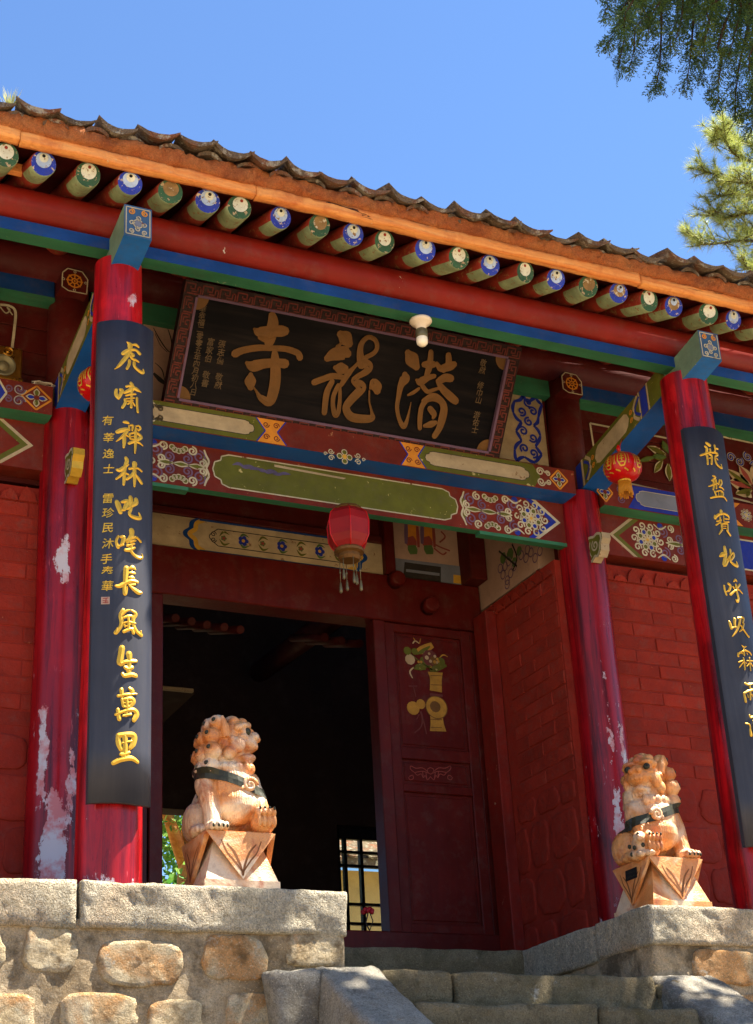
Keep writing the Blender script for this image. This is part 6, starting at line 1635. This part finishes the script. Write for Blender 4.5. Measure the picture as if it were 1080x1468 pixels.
    if cub:
        m = MB()
        for c_, r_ in (((.165, -.10, .31), (.04, .055, .06)), ((.185, -.135, .35), (.034, .034, .034)), ((.20, -.16, .345), (.02, .02, .018)), ((.175, -.09, .27), (.05, .07, .03)), ((.15, -.16, .27), (.03, .03, .02)), ((.20, -.15, .262), (.018, .03, .016))): m.ell((c_[0] * sgn, c_[1], c_[2]), r_, 12)
        me2 = bpy.data.meshes.new('t'); me2.from_pydata(m.v, [], m.f); o = bpy.data.objects.new('t', me2); COL.objects.link(o)
        md = o.modifiers.new('r', 'REMESH'); md.mode = 'VOXEL'; md.voxel_size = .005; md.use_smooth_shade = True; o.modifiers.new('s', 'SMOOTH').iterations = 2
        dg = bpy.context.evaluated_depsgraph_get(); dg.update(); cm = bpy.data.meshes.new_from_object(o.evaluated_get(dg)); bpy.data.objects.remove(o)
        cm.materials.clear(); cm.materials.append(M['lion']); inst('lion_cub', cm, t, (x, y, z0))
        for c_ in ((.205, -.155, .362), (.215, -.125, .30), (.20, -.06, .32), (.18, -.152, .31), (.218, -.1, .27)):
            mb = MB(); mb.ell(W + mir(Vector(c_)), (.010, .010, .012), 8); mb.build('cub_spot', M['strap'], t)
make_lion(.565, .02, 1, 'orange marble lion looking right, standing before the open door beside the steps')
make_lion(2.92, .03, -1, 'orange marble lion with a spotted cub under its paw, standing before the right brick wall', True)

# red flowers on the door sill
p = atY(531, 1307, DY + .02)
t = thing('red_flower', 'dark red artificial flower on a curled stem standing on the door sill', 'flower', (p.x, DY + .05, SZ))
mb = MB()
for k in range(11):
    a = k * 2.4; r_ = .012 + .0022 * k; mb.ell((p.x + r_ * math.cos(a), DY + .05 + r_ * .7 * math.sin(a), p.z + .022 - .0022 * k), (.018, .012, .015), 8, 0, Matrix.Rotation(a, 3, 'Z'))
mb.build('blossom', M['petal'], t)
mb = MB(); mb.tube([(p.x, DY + .05, p.z), (p.x - .02, DY + .05, (p.z + SZ) / 2), (p.x + .012, DY + .05, SZ + .006)], .004, 6); mb.tube([(p.x + .01, DY + .05, p.z), (p.x + .03, DY + .05, p.z - .05), (p.x + .0, DY + .05, SZ + .01)], .003, 6); mb.build('stem', M['ink'], t)
mb = MB(); mb.lathe([(.0, 0), (.03, .001), (.03, .012), (.0, .014)], (p.x, DY + .05, SZ + .0005), 14); mb.build('base', M['black'], t)

# weed on the tiles
a = atY(14, 146, -.40)
mb = MB()
for k in range(60):
    an = rnd.uniform(0, 2 * PI); L = rnd.uniform(.03, .085); r_ = rnd.uniform(.0, .03); bx, by = a.x + r_ * math.cos(an), -.40 + r_ * math.sin(an); tx, ty = bx + L * .6 * math.cos(an), by + L * .6 * math.sin(an)
    px_, py_ = -math.sin(an) * .003, math.cos(an) * .003
    mb.face([(bx - px_, by - py_, a.z - .02), (bx + px_, by + py_, a.z - .02), (tx, ty, a.z - .02 + L)])
tag(mb.build('roof_weed', M['weed']), 'small pale weed tuft growing on the eave tiles at far left', 'weed')

# ------------------------------------------------------------------ rear courtyard seen through the hall
t = thing('courtyard_tree', 'leafy green tree with pale branching trunk seen through the rear door', 'tree', (3.9, 9.6, PZ))
mb = MB(); p = atY(262, 1240, 9.6); q_ = atY(236, 1172, 9.6); r2 = atY(275, 1195, 9.6)
mb.tube([(p.x + .05, 9.6, PZ - .05), (p.x, 9.6, 1.2), (r2.x, 9.6, r2.z), (r2.x + .2, 9.7, 4.2)], [.16, .14, .12, .05], 10)
mb.tube([(p.x + .03, 9.6, p.z), (q_.x, 9.5, q_.z), (q_.x - .5, 9.4, q_.z + .8)], [.08, .06, .03], 8); mb.tube([(p.x, 9.6, 1.6), (p.x - .6, 9.5, 2.3), (p.x - 1.3, 9.5, 2.9)], [.07, .05, .02], 8)
mb.build('trunk', M['fascia'], t)
mb = MB(); rs = random.Random(5)
def leaves(mb, c, rad, n, size, rs):
    for k in range(n):
        d = Vector((rs.gauss(0, 1), rs.gauss(0, 1), rs.gauss(0, 1))).normalized() * (rs.random() ** .4); b = Vector((c[0] + d.x * rad[0], c[1] + d.y * rad[1], c[2] + d.z * rad[2]))
        a = Vector((rs.uniform(-1, 1), rs.uniform(-1, 1), rs.uniform(-1, .4))).normalized() * size * rs.uniform(.6, 1.3); w = a.cross(Vector((rs.uniform(-1, 1), rs.uniform(-1, 1), rs.uniform(-1, 1)))).normalized() * size * .3
        mb.face([b, b + a * .5 + w, b + a, b + a * .5 - w])
for k in range(70):
    leaves(mb, (p.x + rs.uniform(-1.6, 1.3), 9.9 + rs.uniform(-.7, 1.2), rs.uniform(.9, 4.4)), (.5, .45, .36), 170, .11, rs)
mb.build('crown', M['broadleaf'], t)
t = thing('courtyard_house', 'yellow plastered house with pale tiled eave seen through the rear window', 'house', (9.5, 13.0, PZ))
mb = MB(); mb.box(5.2, 16, 12.5, 14.5, PZ - .01, 3.1); mb.build('wall', M['plaster'], t)
mb = MB(); mb.add([(5.0, 12.0, 3.05), (16.2, 12.0, 3.05), (16.2, 13.5, 4.0), (5.0, 13.5, 4.0), (5.0, 12.0, 3.15), (16.2, 12.0, 3.15), (16.2, 13.5, 4.1), (5.0, 13.5, 4.1)], [(0, 3, 2, 1), (4, 5, 6, 7), (0, 1, 5, 4), (3, 7, 6, 2), (0, 4, 7, 3), (1, 2, 6, 5)]); rf = mb.build('roof', M['tile'], t)
for k in range(40): inst('eave_tile', TM[k % 5], rf, (5.1 + k * .28, 11.95, 3.16), (.55, 0, 0))
mb = MB(); mb.box(8.2, 9.4, 12.46, 12.52, .8, 2.1); mb.build('window', M['black'], t)

# ------------------------------------------------------------------ trees
def branch_pts(a, b, sag, n=6, seed=0):
    rs = random.Random(seed); a = Vector(a); b = Vector(b); out = []
    for k in range(n + 1):
        t_ = k / n; p = a.lerp(b, t_); p.z += sag * math.sin(PI * t_); p += Vector((rs.uniform(-1, 1), rs.uniform(-1, 1), rs.uniform(-1, 1))) * .03 * math.sin(PI * t_); out.append(p)
    return out
def spray(mb, base, d, L, rs, twig=.0016, n=16, ln=.055):
    """a flat drooping cypress spray: axis plus side sprigs that carry scale-leaf slivers"""
    d = d.normalized(); side = d.cross(Vector((rs.uniform(-1, 1), rs.uniform(-1, 1), rs.uniform(-.3, .3)))).normalized(); nrm = side.cross(d)
    for k in range(n):
        t_ = (k + .5) / n; p = base + d * L * t_ + Vector((0, 0, -.10 * L * t_ * t_))
        for s_ in (-1, 1):
            l_ = ln * (1.15 - .75 * t_) * rs.uniform(.6, 1.2); sd = (d * rs.uniform(.5, .95) + side * s_ * rs.uniform(.6, 1.0) + nrm * rs.uniform(-.25, .25)).normalized()
            w = sd.cross(nrm).normalized() * rs.uniform(.0018, .0034)
            e = p + sd * l_
            mb.face([p - w * .5, p + sd * l_ * .5 + w - w * .2, e, p + sd * l_ * .5 - w])
            for j in range(2):
                q0 = p + sd * l_ * (.35 + .3 * j); s3 = (sd * .8 + d * .5 * s_ * (1 if j else -1) + side * rs.uniform(-.5, .5)).normalized(); l3 = l_ * .42; w3 = s3.cross(nrm).normalized() * .0022
                mb.face([q0 - w3 * .4, q0 + s3 * l3 * .5 + w3, q0 + s3 * l3, q0 + s3 * l3 * .5 - w3])
cyp = thing('cypress_tree', 'dark drooping cypress whose boughs hang into the upper right corner', 'tree', (5.3, -2.7, GZ))
mb = MB(); trunk = [(5.3, -2.7, GZ - .1), (5.25, -2.65, 0), (5.15, -2.6, 3), (5.0, -2.5, 6), (4.9, -2.5, 9.5)]
mb.tube(trunk, [.34, .28, .24, .17, .05], 14); mb.build('trunk', M['bark'], cyp)
rs = random.Random(21)
limbs = MB(); fol = MB()
# hanging branchlets in view: (start pixel, tip pixel, depth)
hang = [((905, -60), (866, 22), -2.0), ((930, -50), (872, 62), -2.1), ((915, -40), (886, 100), -1.9), ((950, -40), (905, 92), -2.2), ((965, -50), (940, 128), -2.0), ((985, -40), (962, 70), -1.8), ((1000, -50), (985, 122), -2.1), ((1030, -40), (1008, 110), -1.9), ((1050, -30), (1030, 150), -2.2), ((1075, -20), (1055, 168), -2.0), ((1100, 0), (1078, 190), -1.9), ((1120, 10), (1095, 215), -2.1),
        ((940, -80), (895, 40), -2.4), ((975, -80), (930, 50), -2.4), ((1010, -80), (970, 55), -2.4), ((1050, -60), (1010, 60), -2.5), ((1080, -60), (1045, 80), -2.4), ((1110, -40), (1075, 110), -2.5), ((1125, -20), (1080, 60), -2.3), ((1100, -60), (1060, 40), -1.8), ((1060, -80), (1030, 30), -1.7), ((1010, -90), (990, 20), -1.8), ((960, -90), (945, 10), -1.75), ((1130, 60), (1100, 150), -2.3), ((1115, 40), (1080, 140), -2.0)]
for i, (a, b, y) in enumerate(hang):
    A = atY(*a, y - .15); B = atY(*b, y)
    pts = branch_pts(A, B, .05, 7, i)
    limbs.tube(pts, [.010, .009, .008, .007, .006, .0045, .003, .002], 5)
    L = (B - A).length
    n = int(L / .0075)
    for k in range(n):
        t_ = (k + rs.random()) / n; f_ = t_ * 7; i0 = min(6, int(f_)); p = pts[i0].lerp(pts[i0 + 1], f_ - i0); ax = (pts[i0 + 1] - pts[i0]).normalized()
        d = (ax * .75 + Vector((rs.gauss(0, .75), rs.gauss(0, .75), rs.gauss(-.35, .4)))).normalized()
        spray(fol, p, d, rs.uniform(.07, .15) * (1.1 - .45 * t_), rs, n=7, ln=.045)
# limbs and the rest of the crown, above the picture
def inview(p):
    q = RW.transposed() @ (p - CAMP)
    if q.z <= 0: return False
    x_ = 540 + FPX * q.x / q.z; y_ = 734 + FPX * q.y / q.z
    return -40 < x_ < 1120 and -25 < y_ < 1500
bough = []
for k in range(46):
    z = 4.5 + 6.0 * (k / 46.0); R_ = 2.25 * (1 - .8 * k / 46.0); an = k * 2.4
    c0 = Vector((5.15, -2.6, z)); tip = c0 + Vector((math.cos(an) * R_, math.sin(an) * R_, rs.uniform(-.3, .3)))
    bough.append((c0, tip))
bough.append((Vector((5.1, -2.6, 5.0)), Vector((2.2, -2.1, 4.75)))); bough.append((Vector((5.1, -2.6, 4.7)), Vector((2.9, -1.7, 4.7)))); bough.append((Vector((5.1, -2.6, 4.8)), Vector((2.4, -2.7, 4.6))))
for tip in ((3.9, -1.1, 5.0), (4.6, -1.0, 5.0), (5.3, -.9, 5.1), (6.0, -.9, 5.2), (4.3, -.8, 5.5), (5.6, -.7, 5.6), (3.8, -1.5, 5.2), (6.4, -1.1, 5.0), (4.9, -1.3, 5.6), (3.5, -1.2, 5.4), (4.2, -1.7, 4.9), (6.7, -.7, 5.6)):  # unseen boughs added to shade the steps and the right plinth
    bough.append((Vector((5.1, -2.6, 4.6 + rs.uniform(0, .5))), Vector(tip)))
nclump = 0
for i, (a, b) in enumerate(bough):
    pts = branch_pts(a, b, .25, 8, 300 + i)
    if not any(inview(p) for p in pts): limbs.tube(pts, [.05, .042, .036, .03, .024, .02, .015, .01, .005], 6)
    L = (b - a).length; n = int(L / .11)
    for k in range(n):
        t_ = .12 + .88 * (k + rs.random()) / n; f_ = t_ * 8; i0 = min(7, int(f_)); p = pts[i0].lerp(pts[i0 + 1], f_ - i0) + Vector((rs.gauss(0, .22), rs.gauss(0, .22), rs.gauss(-.05, .14)))
        v_ = p - Vector((3.52, -.2, 1.15)); v_ -= TO_SUN * v_.dot(TO_SUN)  # crown kept open along one sun path to light the right couplet board
        if v_.length < .42 or inview(p + Vector((0, 0, -.3))) or inview(p): continue
        nclump += 1
        for j in range(16):
            d = Vector((rs.gauss(0, 1), rs.gauss(0, 1), rs.gauss(-.3, .6))).normalized(); l_ = rs.uniform(.16, .34); w = d.cross(Vector((rs.uniform(-1, 1), rs.uniform(-1, 1), rs.uniform(-1, 1)))).normalized() * rs.uniform(.03, .05)
            q0 = p + d * .03; fol.face([q0, q0 + d * l_ * .55 + w, q0 + d * l_, q0 + d * l_ * .55 - w])
limbs.build('branches', M['bark'], cyp); fol.build('crown', M['cypress'], cyp)

pine = thing('pine_tree', 'sunlit yellow-green pine reaching in from the right behind the roof', 'tree', (9.6, 3.2, PZ))
mb = MB(); mb.tube([(9.6, 3.2, PZ - .1), (9.5, 3.2, 4), (9.3, 3.1, 8), (9.2, 3.1, 11)], [.3, .26, .18, .05], 12); mb.build('trunk', M['bark'], pine)
limbs = MB(); ned = MB(); rs = random.Random(33)
def tuft(p, d, L, n):
    d = d.normalized()
    for k in range(n):
        v = (d * rs.uniform(.25, 1.0) + Vector((rs.gauss(0, .55), rs.gauss(0, .55), rs.gauss(.1, .55)))).normalized(); l_ = L * rs.uniform(.7, 1.15); w = v.cross(Vector((rs.uniform(-1, 1), rs.uniform(-1, 1), rs.uniform(-1, 1)))).normalized() * .0022
        q0 = p - d * rs.uniform(0, .05); ned.face([q0 - w, q0 + w, q0 + v * l_])
PB = [([(1190, 330), (1110, 345), (1060, 345), (1010, 350), (990, 340)], 3.0), ([(1190, 300), (1120, 300), (1075, 305), (1040, 312), (1018, 308)], 3.2), ([(1180, 240), (1110, 250), (1070, 262), (1040, 255), (1010, 245)], 2.9), ([(1190, 200), (1110, 205), (1070, 205), (1040, 192), (1022, 202)], 3.1), ([(1180, 180), (1120, 220), (1085, 232), (1050, 218), (1038, 182)], 3.0), ([(1190, 280), (1120, 275), (1080, 280), (1055, 278), (1030, 282)], 3.3), ([(1190, 370), (1120, 380), (1090, 388), (1070, 382)], 3.1), ([(1190, 350), (1120, 362), (1090, 340), (1070, 330)], 3.3)]
for i, (pl_, y) in enumerate(PB):
    pts = [Vector(q_) for q_ in smooth_path([tuple(atY(a, b, y + .15 * math.sin(k * 1.7 + i))) for k, (a, b) in enumerate(pl_)], 5)]
    limbs.tube([Vector((9.35, 3.15, pts[0].z - .3))] + pts, [.06] + [.022 - .018 * k / len(pts) for k in range(len(pts))], 6)
    for k, p in enumerate(pts):
        if k < 3: continue
        ax = (pts[min(k + 1, len(pts) - 1)] - pts[k - 1]).normalized()
        tuft(p, ax, .125, 42)
        for j in range(3):
            d = (ax * .7 + Vector((rs.gauss(0, .6), rs.gauss(0, .6), rs.gauss(.35, .45)))).normalized(); e = p + d * rs.uniform(.10, .24)
            limbs.tube([p, e], [.005, .003], 5); tuft(e, d, .115, 42); tuft(p.lerp(e, .55), d, .10, 20)
for k in range(60):     # rest of the crown, outside the picture
    an = rs.uniform(-1.2, 1.9); z = rs.uniform(5, 11); R_ = 2.6 * (1 - (z - 5) / 8); e = Vector((9.35 + R_ * math.cos(an), 3.15 + R_ * math.sin(an), z)); limbs.tube([(9.35, 3.15, z - .4), e], [.04, .01], 5)
    for j in range(6): tuft(Vector((9.35, 3.15, z - .4)).lerp(e, .4 + .12 * j) + Vector((rs.gauss(0, .15), rs.gauss(0, .15), rs.gauss(0, .12))), Vector((math.cos(an), math.sin(an), .3)), .14, 40)
mb = limbs; mb.build('branches', M['bark'], pine); ned.build('crown', M['pine'], pine)
